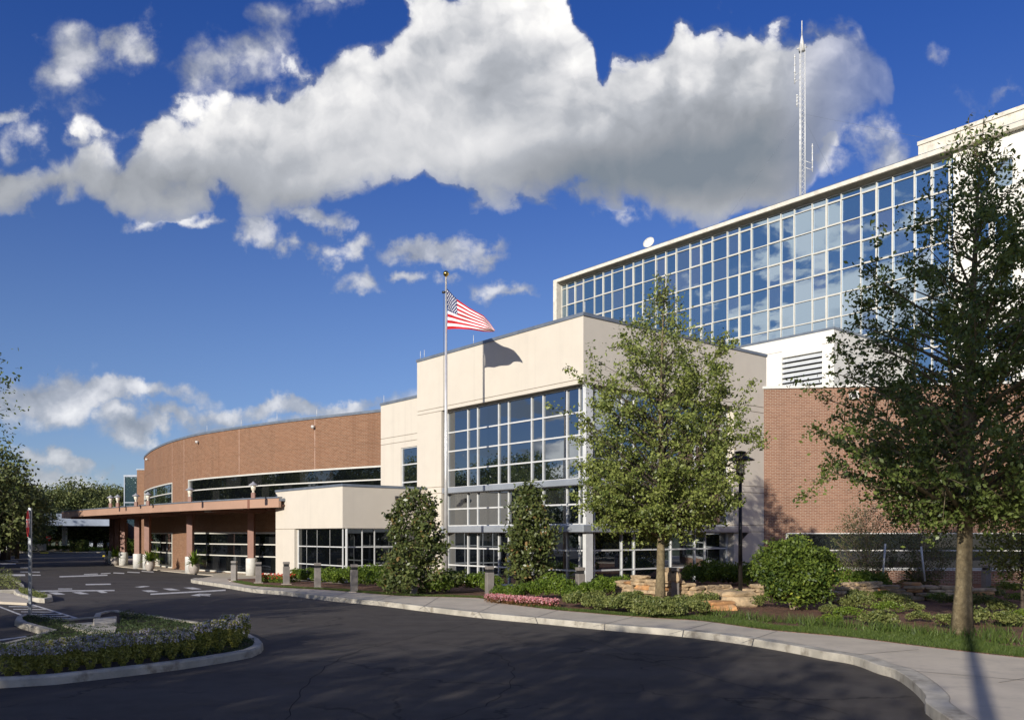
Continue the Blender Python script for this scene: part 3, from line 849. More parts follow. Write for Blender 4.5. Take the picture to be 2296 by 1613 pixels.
# ------------------------------------------------------------------ tower
def tower():
    T0 = (21.2, 79.7)
    root = thing('hospital_tower', 'tall white tower with blue glass curtain wall and overhanging eave', 'building', (T0[0], T0[1], 0))
    L = Fac(T0, AL, NL)
    tl = 24.2; tr = -19.45; TOPG = 30.92
    ts = [tl]; t = 23.375; k = 0
    while t > tr + .2:
        ts.append(t); t -= (1.35, 1.35, 1.72)[k % 3]; k += 1
    ts.append(tr)
    ts = ts[::-1]
    zs = [30.42 - 1.96 * i for i in range(16)][::-1] + [TOPG]
    zs = [z for z in zs if z > 2]
    def tf(i, j):
        r = random.random(); return .001 if r > .3 else random.uniform(.1, .8)
    # operable casements: a second frame inside alternate cells
    def casements(cs):
      for i in range(len(ts) - 1):
        kk = (len(ts) - 2 - i) - 1
        if kk < 0 or kk % 3 == 2: continue
        for j in range(1, len(zs) - 1, 2):
            a, b, z0, z1 = ts[i] + .05, ts[i + 1] - .05, zs[j] + .05, zs[j + 1] - .05
            if z1 - z0 < 1: continue
            fw = .045
            L.box(cs, a, a + fw, .0, .1, z0, z1); L.box(cs, b - fw, b, .0, .1, z0, z1)
            L.box(cs, a + fw, b - fw, .0, .099, z0, z0 + fw); L.box(cs, a + fw, b - fw, .0, .099, z1 - fw, z1)
    grid_window(L, root, 'curtain_wall', ts, zs, 0, .078, .11, gmat='glass_tower', fmat='frame_white', jit=.011, tintf=tf, extra=casements)
    f = MB()
    L.box(f, tl + .02, tl + .6, -1.0, .9, 0, 31.158)           # end fin
    f.build('end_fin', 'concrete_white', root)
    e = MB(); L.box(e, -40, tl + .6, -1.0, .9, 31.16, 31.50); e.build('eave', 'concrete_white', root)
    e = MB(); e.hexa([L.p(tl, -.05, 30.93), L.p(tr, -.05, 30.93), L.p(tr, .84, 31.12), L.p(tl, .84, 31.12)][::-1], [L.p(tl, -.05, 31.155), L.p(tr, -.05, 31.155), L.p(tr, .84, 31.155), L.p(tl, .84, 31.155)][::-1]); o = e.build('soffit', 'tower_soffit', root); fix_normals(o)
    e = MB(); L.box(e, -40, tl + .3, .55, .62, 31.50, 31.58); L.box(e, -40, tl + .3, .3, .34, 31.78, 31.81)
    for i in range(20): L.box(e, tl - i * 2.6, tl - i * 2.6 + .04, .3, .34, 31.5, 31.8)
    e.build('roof_rail', 'coping', root)
    # white wall to the right
    W = MB(); wt0, wt1 = -40, tr - .02
    wins = [(tr - 3.05, tr - 1.75), (tr - 1.45 , tr - .2)]
    # measured window pair
    pr = [(-23.6, -22.25), (-22.0, -20.95)]
    zrow = [26.4 + 3.92 * 0 - 3.92 * i for i in range(7)]
    xs = sorted([wt0] + [q for p in pr for q in p] + [wt1])
    solid = [(wt0, -23.6), (-22.25, -22.0), (-20.95, wt1)]
    for a, b in solid: L.box(W, a, b, -.6, .35, 0, 31.158)
    for a, b in pr:
        z = 31.158
        for zz in zrow:
            L.box(W, a, b, -.6, .35, zz + 2.0 + 1.0, z); z = zz + 1.0
        L.box(W, a, b, -.6, .35, 0, z)
    W.build('wall', 'white_wall', root)
    for a, b in pr:
        for zz in zrow:
            grid_window(L, root, 'window', [a + .04, b - .04], [zz + 1.03, zz + 2.97], .12, .07, .08, gmat='glass_tower', fmat='frame_white', tintf=tf)
    bd = MB()
    p = [L.p(tl, -.8, 0)[:2], L.p(-40, -.8, 0)[:2], L.p(-40, -18, 0)[:2], L.p(tl, -18, 0)[:2]]
    bd.prism(p, 0, 31.15); bd.build('back_wall', 'white_wall', root)
    # penthouse screen
    ph = MB(); t0 = -16.4
    L.box(ph, -40, t0, -6, -.6, 31.6, 33.2)
    for i in range(70): L.box(ph, t0 - .12 - i * .33, t0 - .03 - i * .33, -.6, -.56, 31.7, 32.9)
    L.box(ph, -40, t0 + .04, -.62, -.5, 32.95, 33.24)
    ph.build('penthouse_screen', 'concrete_white', root)
    # satellite dish on the roof edge
    d = thing('satellite_dish', 'small pale satellite dish on the tower roof edge', 'satellite dish', L.p(10.9, -.2, 31.63))
    m = MB(); c = Vector(L.p(10.9, .25, 32.35)); ax = Vector((-.55, -.75, .35)).normalized(); a = ax.orthogonal().normalized(); b = ax.cross(a)
    vs = [c - ax * .18]; fs = []
    for r_, dz in ((.35, -.12), (.62, .02), (.6, -.03)):
        for k in range(18): vs.append(c + (a * math.cos(k * math.pi / 9) + b * math.sin(k * math.pi / 9)) * r_ + ax * dz)
    for k in range(18):
        fs.append((0, 1 + k, 1 + (k + 1) % 18))
        for q in (0, 1): fs.append((1 + q * 18 + k, 1 + (q + 1) * 18 + k, 1 + (q + 1) * 18 + (k + 1) % 18, 1 + q * 18 + (k + 1) % 18))
    m.add(vs, fs, sm=True); m.build('reflector', 'white_paint', d)
    m = MB(); m.tube([L.p(10.9, -.2, 31.62), L.p(10.9, -.1, 32.3)], .05, 6); m.tube([c, c + ax * .55], .02, 5); m.build('mount', 'alu', d)
    return L
TW = tower()

# ------------------------------------------------------------------ radio mast
def mast():
    b = TW.p(-4.6, -3.0, 31.3); Y = b[1]
    x = Y * (1798 - U0) / F
    base = Vector((x, Y, 31.3)); top = H + Y * (V0 - 100) / F
    root = thing('radio_mast', 'tall lattice radio mast with whip antennas on the tower roof', 'mast', base)
    m = MB(); r = .28
    leg = [Vector((base.x + r * math.cos(a), base.y + r * math.sin(a), 0)) for a in (math.pi * .5 + .4, math.pi * 7 / 6 + .4, math.pi * 11 / 6 + .4)]
    for l in leg: m.tube([(l.x, l.y, base.z), (l.x, l.y, top)], .05, 6)
    z = base.z; k = 0
    while z < top - .5:
        for i in range(3):
            a, c = leg[i], leg[(i + 1) % 3]
            m.tube([(a.x, a.y, z), (c.x, c.y, z + .5)], .018, 4, cap=False)
        z += .5
    m.build('lattice', 'alu', root)
    m = MB(); zt = top
    m.tube([(base.x, base.y, zt - .6), (base.x, base.y, zt + .8)], [.3, .06], 8); m.tube([(base.x, base.y, zt + .7), (base.x, base.y, H + Y * (V0 - 47) / F)], .045, 6)
    m.tube([(base.x - .45, base.y, zt - .4), (base.x + .45, base.y, zt - .2)], .06, 6); m.build('top_antenna', 'white_paint', root)
    def whip(u, v0, v1, vb):
        w = MB(); X = base.x + Y * (u - 1798) / F; z0 = H + Y * (V0 - v1) / F; z1 = H + Y * (V0 - v0) / F
        w.tube([(X, base.y, z0), (X, base.y, z1)], .05, 6)
        for q in range(4): w.tube([(X, base.y, z0 + (z1 - z0) * (q + .5) / 4), (X, base.y, z0 + (z1 - z0) * (q + .5) / 4 + .12)], .085, 6)
        for zz in (z0 + .15, z0 + .75): w.tube([(X, base.y, zz), (base.x + (r if X > base.x else -r), base.y, zz + .25)], .03, 5)
        w.build('whip_antenna', 'alu', root)
    whip(1782, 122, 188, 0); whip(1787, 212, 240, 0); whip(1821.5, 322, 385, 0)
    g = MB(); zg = H + Y * (V0 - 255) / F
    for t, d in ((8, -1), (-1, -9), (-16, -1.5), (6, -8)):
        q = TW.p(-4.6 + t, -3 + d if d < -2 else -1, 31.4); g.tube([(base.x, base.y, zg), q], .008, 3, cap=False)
    g.build('guy_wire', 'coping', root)
mast()

# ------------------------------------------------------------------ right brick wing, mechanical block
def brick_right():
    e = Vector((.9915, -.13, 0)); n = Vector((-.13, -.9915, 0)); o = Vector((11.95, 40.6, 0))
    f = Fac(o[:2], e[:2], n[:2])
    root = thing('low_brick_building', 'flat-faced brick building with white coping and low ribbon window on the right', 'building', (o.x, o.y, 0))
    TOP = 9.2; W = MB(); wl, wr = 1.1, 24; zt, zb = 2.38, .65
    f.box(W, 0, 26, -.4, 0, zt, TOP); f.box(W, 0, wl, -.4, 0, 0, zt); f.box(W, wl, wr, -.4, 0, 0, zb); f.box(W, wr, 26, -.4, 0, 0, zt)
    W.build('wall', 'brick2', root)
    c = MB(); f.box(c, -.12, 26, -.45, .08, TOP, TOP + .12); c.build('roof_coping', 'white_paint', root)
    s = MB()
    for z in (7.85, 6.35, 4.9, 3.9): f.box(s, 0, 26, .001, .006, z, z + .075)
    s.build('soldier_course', 'brick2', root)
    for t in (7.5, 14):
        s = MB(); f.box(s, t, t + .02, .001, .007, zt, TOP); s.build('wall_joint', 'brick_joint', root)
    grid_window(f, root, 'window', [wl, 7.2, 13.3, 19, wr], [zb, .72, 1.55, zt - .03], -.12, .05, .13, gmat='glass_dark', fmat='white_paint', outer=.12, vm=.02)
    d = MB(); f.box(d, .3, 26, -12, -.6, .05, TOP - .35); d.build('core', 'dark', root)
    l = MB(); t = 3.9; f.box(l, t, t + .42, 0, .14, TOP - .58, TOP - .2); l.build('wall_light', 'white_paint', root)
    l2 = MB(); f.box(l2, t + .1, t + .32, .14, .16, TOP - .5, TOP - .32); l2.build('light_lens', 'black', root)
    # mechanical block on its roof
    C = at(1869.5, 46.5); TOPM = H + 46.5 * (V0 - 737) / F
    r2 = thing('mechanical_block', 'white rooftop plant block with large grey louver above the brick building', 'building', (C.x, C.y, TOP))
    L = Fac(C[:2], AL, NL); Rr = Fac(C[:2], BL, NR)
    # louver extent from survey columns
    def tu(u): k = (u - U0) / F; return (C.x - C.y * k) / (.636 + .772 * k)
    t1, t0 = tu(1753), tu(1843.4); zl0 = 9.2; zl1 = H + (C.y + .772 * t0) * (V0 - 786) / F
    W = MB(); g = MB()
    for a, b, z0, z1 in ((0, t0, 6.4, TOPM), (t1, t1 + 9, 6.4, TOPM), (t0, t1, zl1, TOPM), (t0, t1, 6.4, zl0)):
        L.box(W, a, b, -.4, 0, z0, z1)
    Rr.box(W, .4, 9, -.4, 0, 6.4, TOPM); L.box(W, .4, t1 + 8.9, -5, -.41, 9, TOPM - .4)
    W.build('wall', 'white_wall', r2)
    for z in (zl1 + .35,): L.box(g, 0, t0, .001, .004, z, z + .025); Rr.box(g, 0, 9, .001, .004, z, z + .025); Rr.box(g, 0, 9, .001, .004, zl0 + .9, zl0 + .925); L.box(g, t1, t1 + 9, .001, .004, z, z + .025)
    g.build('wall_joint', 'groove', r2)
    c = MB(); L.box(c, -.04, t1 + 9, -.45, .04, TOPM, TOPM + .12); Rr.box(c, .45, 9, -.45, .04, TOPM, TOPM + .12); c.build('roof_coping', 'coping', r2)
    lv = MB(); n_ = 11; h = (zl1 - zl0) / n_
    for i in range(n_):
        z = zl0 + i * h
        lv.hexa([L.p(t0, .02, z), L.p(t1, .02, z), L.p(t1, .04, z), L.p(t0, .04, z)][::-1], [L.p(t0, -.16, z + h * .78), L.p(t1, -.16, z + h * .78), L.p(t1, -.14, z + h * .78), L.p(t0, -.14, z + h * .78)][::-1])
    o2 = lv.build('louver', 'louver', r2); fix_normals(o2)
    bk = MB(); L.box(bk, t0, t1, -.4, -.3, zl0, zl1); bk.build('louver_backing', 'dark', r2)
    m = MB(); m.tube([L.p(.05, -.1, TOPM + .1), L.p(.05, -.1, TOPM + .6)], .013, 5); m.build('lightning_rod', 'alu', r2)
brick_right()

# ------------------------------------------------------------------ far left buildings
def far_blocks():
    r = thing('glass_block', 'blue green glass block peeping out behind the curved brick wing', 'building', (-36, 90, 0))
    m = MB(); x0 = at(279, 90).x; z1 = 2.3 + 133 * 90 / F
    m.add([(x0, 90, 0), (x0 + 8, 90, 0), (x0 + 8, 90, z1), (x0, 90, z1)], [(0, 1, 2, 3)], 0, .3)
    m.add([(x0 + 2, 100, 0), (x0, 90, 0), (x0, 90, z1), (x0 + 2, 100, z1)], [(0, 1, 2, 3)], 0, .2); m.build('glass_wall', 'bluewall', r)
    m = MB(); m.box(x0 - .05, x0 + 8, 89.9, 90.0 - .002, z1 - .2, z1); m.box(x0 - .05, x0 + 8, 89.93, 89.998, 5.6, 5.7); m.box(x0 - .04, x0 + .06, 89.94, 89.999, 0, z1 - .2); m.build('frame', 'coping', r)
    m = MB(); m.box(x0 + .1, x0 + 8, 90.05, 99, 0, z1 - .1); m.build('core', 'dark', r)
    r = thing('brick_annex', 'small brick annex with stepped parapet at the far end of the curved wing', 'building', (-36, 84, 0))
    m = MB(); xa = at(307, 85).x; m.box(xa, xa + 3.5, 85, 88.5, 0, 2.3 + 144 * 85 / F); m.box(at(281, 92).x, at(306, 92).x, 88.6, 92, 0, 3.5); m.build('wall', 'brick', r)
    m = MB(); m.box(xa - .05, xa + 3.5, 84.95, 88.5, 2.3 + 144 * 85 / F, 2.42 + 144 * 85 / F); m.build('roof_coping', 'coping', r)
    # second drive-through canopy far away
    r = thing('far_canopy', 'blue grey metal drive-through canopy on round columns far across the lot', 'canopy', (-55, 108, 0))
    pts = smooth([(at(52, 110).x, 111), (at(90, 112).x, 112), (at(150, 114).x, 114), (at(250, 117).x, 116.5), (at(330, 120).x, 118)], 4); nn = normals(pts, 1)
    if nn[3].y > 0: nn = [-n for n in nn]
    m = MB(); strip(m, pts, nn, 3.45, 5.05, -8, 0); o = m.build('roof_slab', 'porte', r); fix_normals(o)
    for u, w, v1 in ((77.5, .35, 1236), (145, .34, 1237), (262, .3, 1236)):
        p = gp(u, v1); m = MB(); m.lathe([(w, -.3), (w, 3.45)], (p.x, p.y, 0), 16); m.build('column', 'white_paint', r)
far_blocks()

# ------------------------------------------------------------------ ground, road, kerbs, walks
def ground():
    m = MB(); m.add([(-2500, -600, -.12), (2500, -600, -.12), (2500, 4000, -.12), (-2500, 4000, -.12)], [(0, 1, 2, 3)]); struct(m, 'ground', 'ground', 'dull green ground reaching to the horizon')
    m = MB(); m.add([(-150, -60, 0), (60, -60, 0), (60, 117, 0), (-160, 117, 0)], [(0, 1, 2, 3)]); struct(m, 'road', 'asphalt', 'dark asphalt road and parking lot')
    m = MB(); m.add([(-180, 125, .03), (40, 125, .03), (40, 160, .03), (-180, 160, .03)], [(0, 1, 2, 3)]); struct(m, 'parking_lot', 'asphalt', 'far asphalt parking rows behind the trees')
ground()

EDGE_UV = [(2092.6, 1613), (2075, 1580), (2046, 1548), (2007, 1521), (1967.6, 1509), (1913.6, 1489), (1845, 1477), (1771, 1462), (1640, 1440), (1503.7, 1424), (1392, 1415), (1240, 1400), (1090, 1386),
           (949, 1369.6), (850, 1357), (736, 1346), (633, 1333), (569, 1327.6), (502, 1316.5), (455, 1309.5)]
TIP_UV = [(431, 1306), (428, 1304), (436, 1301)]
EDGE2_UV = [(455, 1296), (478, 1291.5), (470, 1289.5), (431.5, 1286), (376, 1280.5), (333, 1276), (275, 1271), (254, 1266.5), (244, 1262), (238, 1256), (236, 1251), (234, 1246)]
e1 = [(5.6, -20), (5.4, -5), (5.0, 3), (4.85, 7.5)] + [tuple(gp(u, v)[:2]) for u, v in EDGE_UV]
e2 = [tuple(gp(u, v)[:2]) for u, v in TIP_UV]
e3 = [tuple(gp(u, v)[:2]) for u, v in EDGE2_UV]
EDGE = smooth(e1, 4) + [Vector((*p, 0)) for p in e2] + smooth(e3, 3)


def inset_normals(pts, want):
    ns = normals(pts, 1)
    return ns if (ns[len(ns) // 3].dot(want) > 0) else [-n for n in ns]


def main_walk():
    ns = inset_normals(EDGE, Vector((1, .3, 0)))
    tipi = len(smooth(e1, 4))
    m = MB(); strip(m, EDGE[:tipi + len(e2)], ns[:tipi + len(e2)], -.1, .152, 0, .287)
    o = struct(m, 'kerb', 'kerb', 'stained concrete kerb along the curved sidewalk'); fix_normals(o)
    md = o.modifiers.new('bevel', 'BEVEL'); md.width = .012; md.segments = 2; md.limit_method = 'ANGLE'
    inner = [p + n * .28 for p, n in zip(EDGE, ns)]
    cut = tipi + len(e2)
    poly = [tuple(p)[:2] for p in inner[:cut]] + [(-14.6, 45.2), (-8, 60), (60, 108), (60, -20)]
    m = MB(); m.prism(poly, -.1, .149); struct(m, 'sidewalk', 'concrete', 'pale concrete sidewalk curving past the entrance')
    poly = [tuple(gp(436, 1301))[:2]] + [tuple(p)[:2] for p in EDGE[cut:]] + [(-42, 100), (-8, 100), (-8, 46), (-14.5, 44.5)]
    m = MB(); m.prism(poly, -.1, .04); struct(m, 'drop_off_pavement', 'concrete', 'pale pavement under the entrance canopy')
    sm = MB()
    def line(a, b, w=.012):
        a, b = Vector((a[0], a[1], .1545)), Vector((b[0], b[1], .1545)); d = (b - a).normalized(); n = Vector((-d.y, d.x, 0)) * w
        sm.add([a - n, b - n, b + n, a + n], [(0, 1, 2, 3)])
    k = [p + n * .285 for p, n in zip(EDGE, ns)]
    for i in range(8, tipi - 1): line(k[i], k[i + 1], .004)
    for (u0, v0, u1, v1) in ((2010, 1500, 2330, 1527), (1925, 1466, 2060, 1455), (2240, 1529, 2420, 1500), (1662, 1441, 1745, 1413), (1500, 1421, 1600, 1394), (1330, 1404, 1420, 1382), (1180, 1390, 1250, 1367), (1060, 1378, 1120, 1350), (940, 1365, 985, 1337), (830, 1352, 880, 1333), (740, 1343, 780, 1325), (650, 1331, 680, 1318), (560, 1322, 590, 1312)):
        line(gp(u0, v0, .15), gp(u1, v1, .15))
    o = struct(sm, 'path_joints', 'seam', 'dark joint lines of the sidewalk slabs')
    # vertical score marks of the kerb face
    return ns
main_walk()

SB_UV = [(519.7, 1303.5), (569, 1312.6), (650, 1317.5), (736, 1322), (820, 1329), (903, 1335), (1000, 1337.5), (1075, 1340), (1110, 1349), (1231, 1365), (1310, 1372), (1392, 1379), (1480, 1385), (1578, 1391.5), (1708, 1409.5),
         (1810, 1419), (1918, 1429), (2085, 1450), (2296, 1473.5), (2600, 1502)]
SB = smooth([tuple(gp(u, v, .15)[:2]) for u, v in SB_UV], 3)
SBN = inset_normals(SB, Vector((.2, 1, 0)))
def bed():
    poly = [tuple(p)[:2] for p in SB] + [(26, 15), (30, 38), (12.2, 40.2), (2.9, 33.2), (-4.6, 41.5), (-7.6, 38.6), (-13.0, 44.6), (-14.5, 43.5)]
    m = MB(); m.prism(poly, .1, .158); struct(m, 'mulch_bed', 'mulch', 'brown bark mulch of the planting bed')
bed()


def ring(poly, name, label, w=.16, z=.15, mat='kerb', inner=None, izz=.11):
    P = [Vector((*p, 0)) for p in poly]
    ar = sum(P[i].x * P[(i + 1) % len(P)].y - P[(i + 1) % len(P)].x * P[i].y for i in range(len(P)))
    if ar < 0: P.reverse()
    n = len(P); I = []
    for i in range(n):
        a = (P[i] - P[i - 1]).normalized(); b = (P[(i + 1) % n] - P[i]).normalized(); t = (a + b)
        t = t.normalized() if t.length > 1e-4 else a
        nn = Vector((-t.y, t.x, 0)); c = max(.45, nn.dot(Vector((-a.y, a.x, 0)))); I.append(P[i] + nn * w / c)
    m = MB(); vs = []
    for i in range(n):
        o_, q = P[i], I[i]; h = o_ + (q - o_) * .2
        vs += [(o_.x, o_.y, -.05), (o_.x + (h.x - o_.x) * .3, o_.y + (h.y - o_.y) * .3, z - .035), (h.x, h.y, z), (q.x, q.y, z), (q.x, q.y, izz - .06)]
    fs = []
    for i in range(n):
        j = (i + 1) % n
        for k in range(4): fs.append((i * 5 + k, j * 5 + k, j * 5 + k + 1, i * 5 + k + 1))
    m.add(vs, fs); o = struct(m, name, mat, label); fix_normals(o)
    if inner:
        m = MB(); m.prism([tuple(q)[:2] for q in I], -.02, izz, bottom=False); struct(m, *inner)
    return [tuple(q)[:2] for q in I]


ISL_UV = [(-160, 1540), (-60, 1543), (0, 1542), (125, 1534), (220, 1523), (314, 1512), (400, 1501), (471, 1490), (525, 1481), (565, 1473), (586, 1463), (591, 1455), (583, 1446), (545, 1426), (480, 1411), (400, 1399), (330, 1388), (275, 1380),
          (262, 1378), (235, 1380), (212, 1386), (208, 1394), (160, 1398), (125, 1397), (95, 1390), (70, 1387), (50, 1388.5), (36, 1393), (32, 1401), (45, 1408), (75, 1417), (107, 1426), (70, 1440), (0, 1458), (-80, 1470), (-160, 1480)]
ISL = [tuple(gp(u, v)[:2]) for u, v in ISL_UV]
ISL_IN = ring(ISL, 'island_kerb', 'pale rounded kerb around the near planting island', .17, .15, inner=('island_soil', 'soil', 'dark soil of the near planting island'))
def paving_seams():
    m = MB()
    def seam(pts, w):
        P = smooth([tuple(gp(u, v))[:2] for u, v in pts], 10)
        P = [Vector((p.x + .04 * math.sin(i * 1.7) + random.uniform(-.015, .015), p.y + .03 * math.cos(i * 2.3), .003)) for i, p in enumerate(P)]
        for a, b in zip(P, P[1:]):
            d = (b - a).normalized(); n = Vector((-d.y, d.x, 0)) * w; m.add([a - n, b - n, b + n, a + n], [(0, 1, 2, 3)])
    seam([(640, 1613), (700, 1520), (800, 1460), (960, 1420), (1085, 1392)], .006)
    seam([(950, 1438), (1100, 1462), (1150, 1500), (1120, 1560), (1000, 1613)], .005)
    seam([(1250, 1410), (1500, 1490), (1900, 1600)], .005)
    struct(m, 'road_seams', 'seal', 'thin dark tar seams in the asphalt', True)
paving_seams()


def pads():
    m = MB(); m.prism([tuple(gp(u, v, .16)[:2]) for u, v in ((140, 1399), (205, 1394), (262, 1404), (258, 1414), (200, 1416))], .05, .165)
    struct(m, 'kerb_ramp', 'kerb', 'pale concrete ramp pad at the notch of the island')
    m = MB()
    p = [gp(u, v, .2) for u, v in ((209, 1387), (262, 1381), (262, 1394), (209, 1399))]
    m.prism([tuple(q)[:2] for q in p], .0, .22); o = struct(m, 'kerb_end', 'kerb', 'rounded white kerb end between the two arms of the island')
    md = o.modifiers.new('bevel', 'BEVEL'); md.width = .04; md.segments = 2
pads()
I2 = ring([tuple(gp(u, v)[:2]) for u, v in ((-120, 1297), (0, 1296), (30, 1300), (55, 1317), (56, 1326), (40, 1329), (0, 1330), (-120, 1332))], 'rear_island_kerb', 'kerb around the far left planting bed', .16, .15,
          inner=('rear_island_soil', 'soil', 'soil of the far left planting bed'))
I3 = ring([tuple(gp(u, v)[:2]) for u, v in ((30, 1330), (48, 1325), (62, 1328), (117, 1341), (119, 1347), (100, 1351), (72, 1349), (36, 1338))], 'small_island_kerb', 'kerb around the small triangular bed by the stop sign', .16, .15,
          inner=('small_island_soil', 'soil', 'soil of the small triangular bed'))
def left_walk():
    m = MB(); m.prism([tuple(gp(u, v)[:2]) for u, v in ((-150, 1334), (0, 1332), (28, 1335), (70, 1352), (60, 1356), (0, 1353), (-150, 1352))], -.05, .08)
    struct(m, 'left_sidewalk', 'concrete', 'small patch of pale concrete walk left of the stop sign')
    # far kerbs painted yellow, and pale stretch of far pavement
    m = MB()
    for u0, u1, v in ((2, 12, 1238.6), (14, 34, 1239.6), (91, 106, 1239.8), (138, 161, 1238), (171, 176, 1238), (230, 245, 1247), (-60, -20, 1239)):
        a, b = gp(u0, v), gp(u1, v); m.box(a.x, b.x, a.y, a.y + .3, -.05, .16)
    struct(m, 'yellow_kerb', 'yellow', 'yellow painted kerb segments at the far side of the lot')
    m = MB(); m.box(-160, -41, 116.0, 124.9, -.1, .1); struct(m, 'far_pavement', 'concrete', 'pale far pavement behind the yellow kerbs')
left_walk()


def markings():
    z = .004
    def q(name, label, quads, mat='paint'):
        m = MB()
        for pts in quads: m.add([tuple(gp(x * .31383, 1107.2 + y * .31383, z)) for x, y in pts], [(0, 1, 2, 3)])
        o = struct(m, name, mat, label, True)
        for p in o.data.polygons:
            if p.normal.z < 0: p.flip()
    def bar(x0, y0, x1, y1, h): return [(x0, y0 + h), (x1, y1 + h), (x1, y1 - h), (x0, y0 - h)]
    q('crosswalk_markings', 'white crosswalk bars in front of the entrance', [
        [(1010, 686), (1060, 698), (1135, 695), (1075, 684)], [(1160, 673), (1215, 686), (1288, 684), (1225, 672)], [(1310, 666), (1375, 679), (1443, 677), (1378, 664)],
        bar(1075, 713, 1612, 684, 4.5), [(960, 662), (1010, 665), (1075, 657), (1025, 654)]])
    q('lane_markings', 'white painted lines and dashes across the lot', [
        bar(425, 588, 768, 577, 4), bar(612, 644, 792, 641, 4), bar(250, 691, 818, 686, 4),
        [(345, 701), (400, 716), (468, 714), (410, 699)], [(512, 699), (575, 713), (638, 711), (575, 697)], [(690, 692), (725, 704), (772, 702), (735, 690)],
        bar(415, 675, 515, 675, 3), bar(0, 577, 180, 577, 6), bar(145, 523, 205, 523, 4), bar(145, 554, 285, 555, 3), bar(0, 496, 115, 497, 3), bar(0, 465, 130, 482, 3),
        bar(810, 561, 888, 564, 3.5), bar(910, 555, 998, 559, 3.5), bar(1012, 548, 1098, 555, 3.5), bar(600, 572, 700, 568, 3), bar(720, 567, 790, 563, 3), bar(200, 577, 290, 577, 3)])
    q('arrow_marking', 'white turn arrow on the asphalt', [[(1362, 722), (1430, 727), (1440, 709), (1425, 709)], [(1425, 721), (1500, 727), (1502, 722), (1430, 714)], [(1440, 715), (1508, 716), (1508, 711), (1440, 710)]])
    q('hatch_markings', 'white hatched no-parking zone beside the stop sign', [
        [(-5, 797), (-5, 806), (212, 890), (222, 883)], [(228, 783), (225, 790), (612, 911), (632, 904)]] +
        [bar(a, y, b, y + 2, 2.2) for a, b, y in ((62, 268, 801), (95, 335, 820), (150, 400, 838), (175, 455, 855), (200, 505, 870), (235, 560, 884))] + [[(-5, 1036), (-5, 1046), (190, 1018), (185, 1010)]])
markings()

# ------------------------------------------------------------------ foliage
rng = np.random.default_rng(7)
random.seed(11)

def leaves(P, size, mat, name, parent=None, aspect=.55, flat=.0, tint=None, tb=0.0, var=.35):
    P = np.asarray(P, dtype=np.float64); n = len(P)
    off = np.array(parent.location if parent is not None else (0, 0, 0)); P = P - off
    a = rng.normal(size=(n, 3)); a[:, 2] *= (1 - flat); a /= np.linalg.norm(a, axis=1)[:, None]
    b = rng.normal(size=(n, 3)); b -= a * (a * b).sum(1)[:, None]; b /= np.linalg.norm(b, axis=1)[:, None]
    s = size * (1 + rng.uniform(-var, var, n))[:, None] * .5
    V = np.stack([P - a * s, P + b * s * aspect, P + a * s, P - b * s * aspect], 1).reshape(-1, 3)
    me = bpy.data.meshes.new(name)
    me.vertices.add(n * 4); me.vertices.foreach_set('co', V.astype(np.float32).ravel())
    me.loops.add(n * 4); me.loops.foreach_set('vertex_index', np.arange(n * 4, dtype=np.int32))
    me.polygons.add(n); me.polygons.foreach_set('loop_start', np.arange(0, n * 4, 4, dtype=np.int32))
    me.update(calc_edges=True)
    t = rng.uniform(0, 1, n) * .75 + .12 + tb if tint is None else tint
    A = me.attributes.new('tint', 'FLOAT', 'FACE'); A.data.foreach_set('value', np.clip(t, 0, 1).astype(np.float32))
    me.materials.append(M[mat])
    o = bpy.data.objects.new(name, me); COL.objects.link(o)
    if parent is not None: o.parent = parent
    return o


def env_r(env, z):
    for (z0, r0), (z1, r1) in zip(env, env[1:]):
        if z0 <= z <= z1: return r0 + (r1 - r0) * (z - z0) / (z1 - z0)
    return 0.0


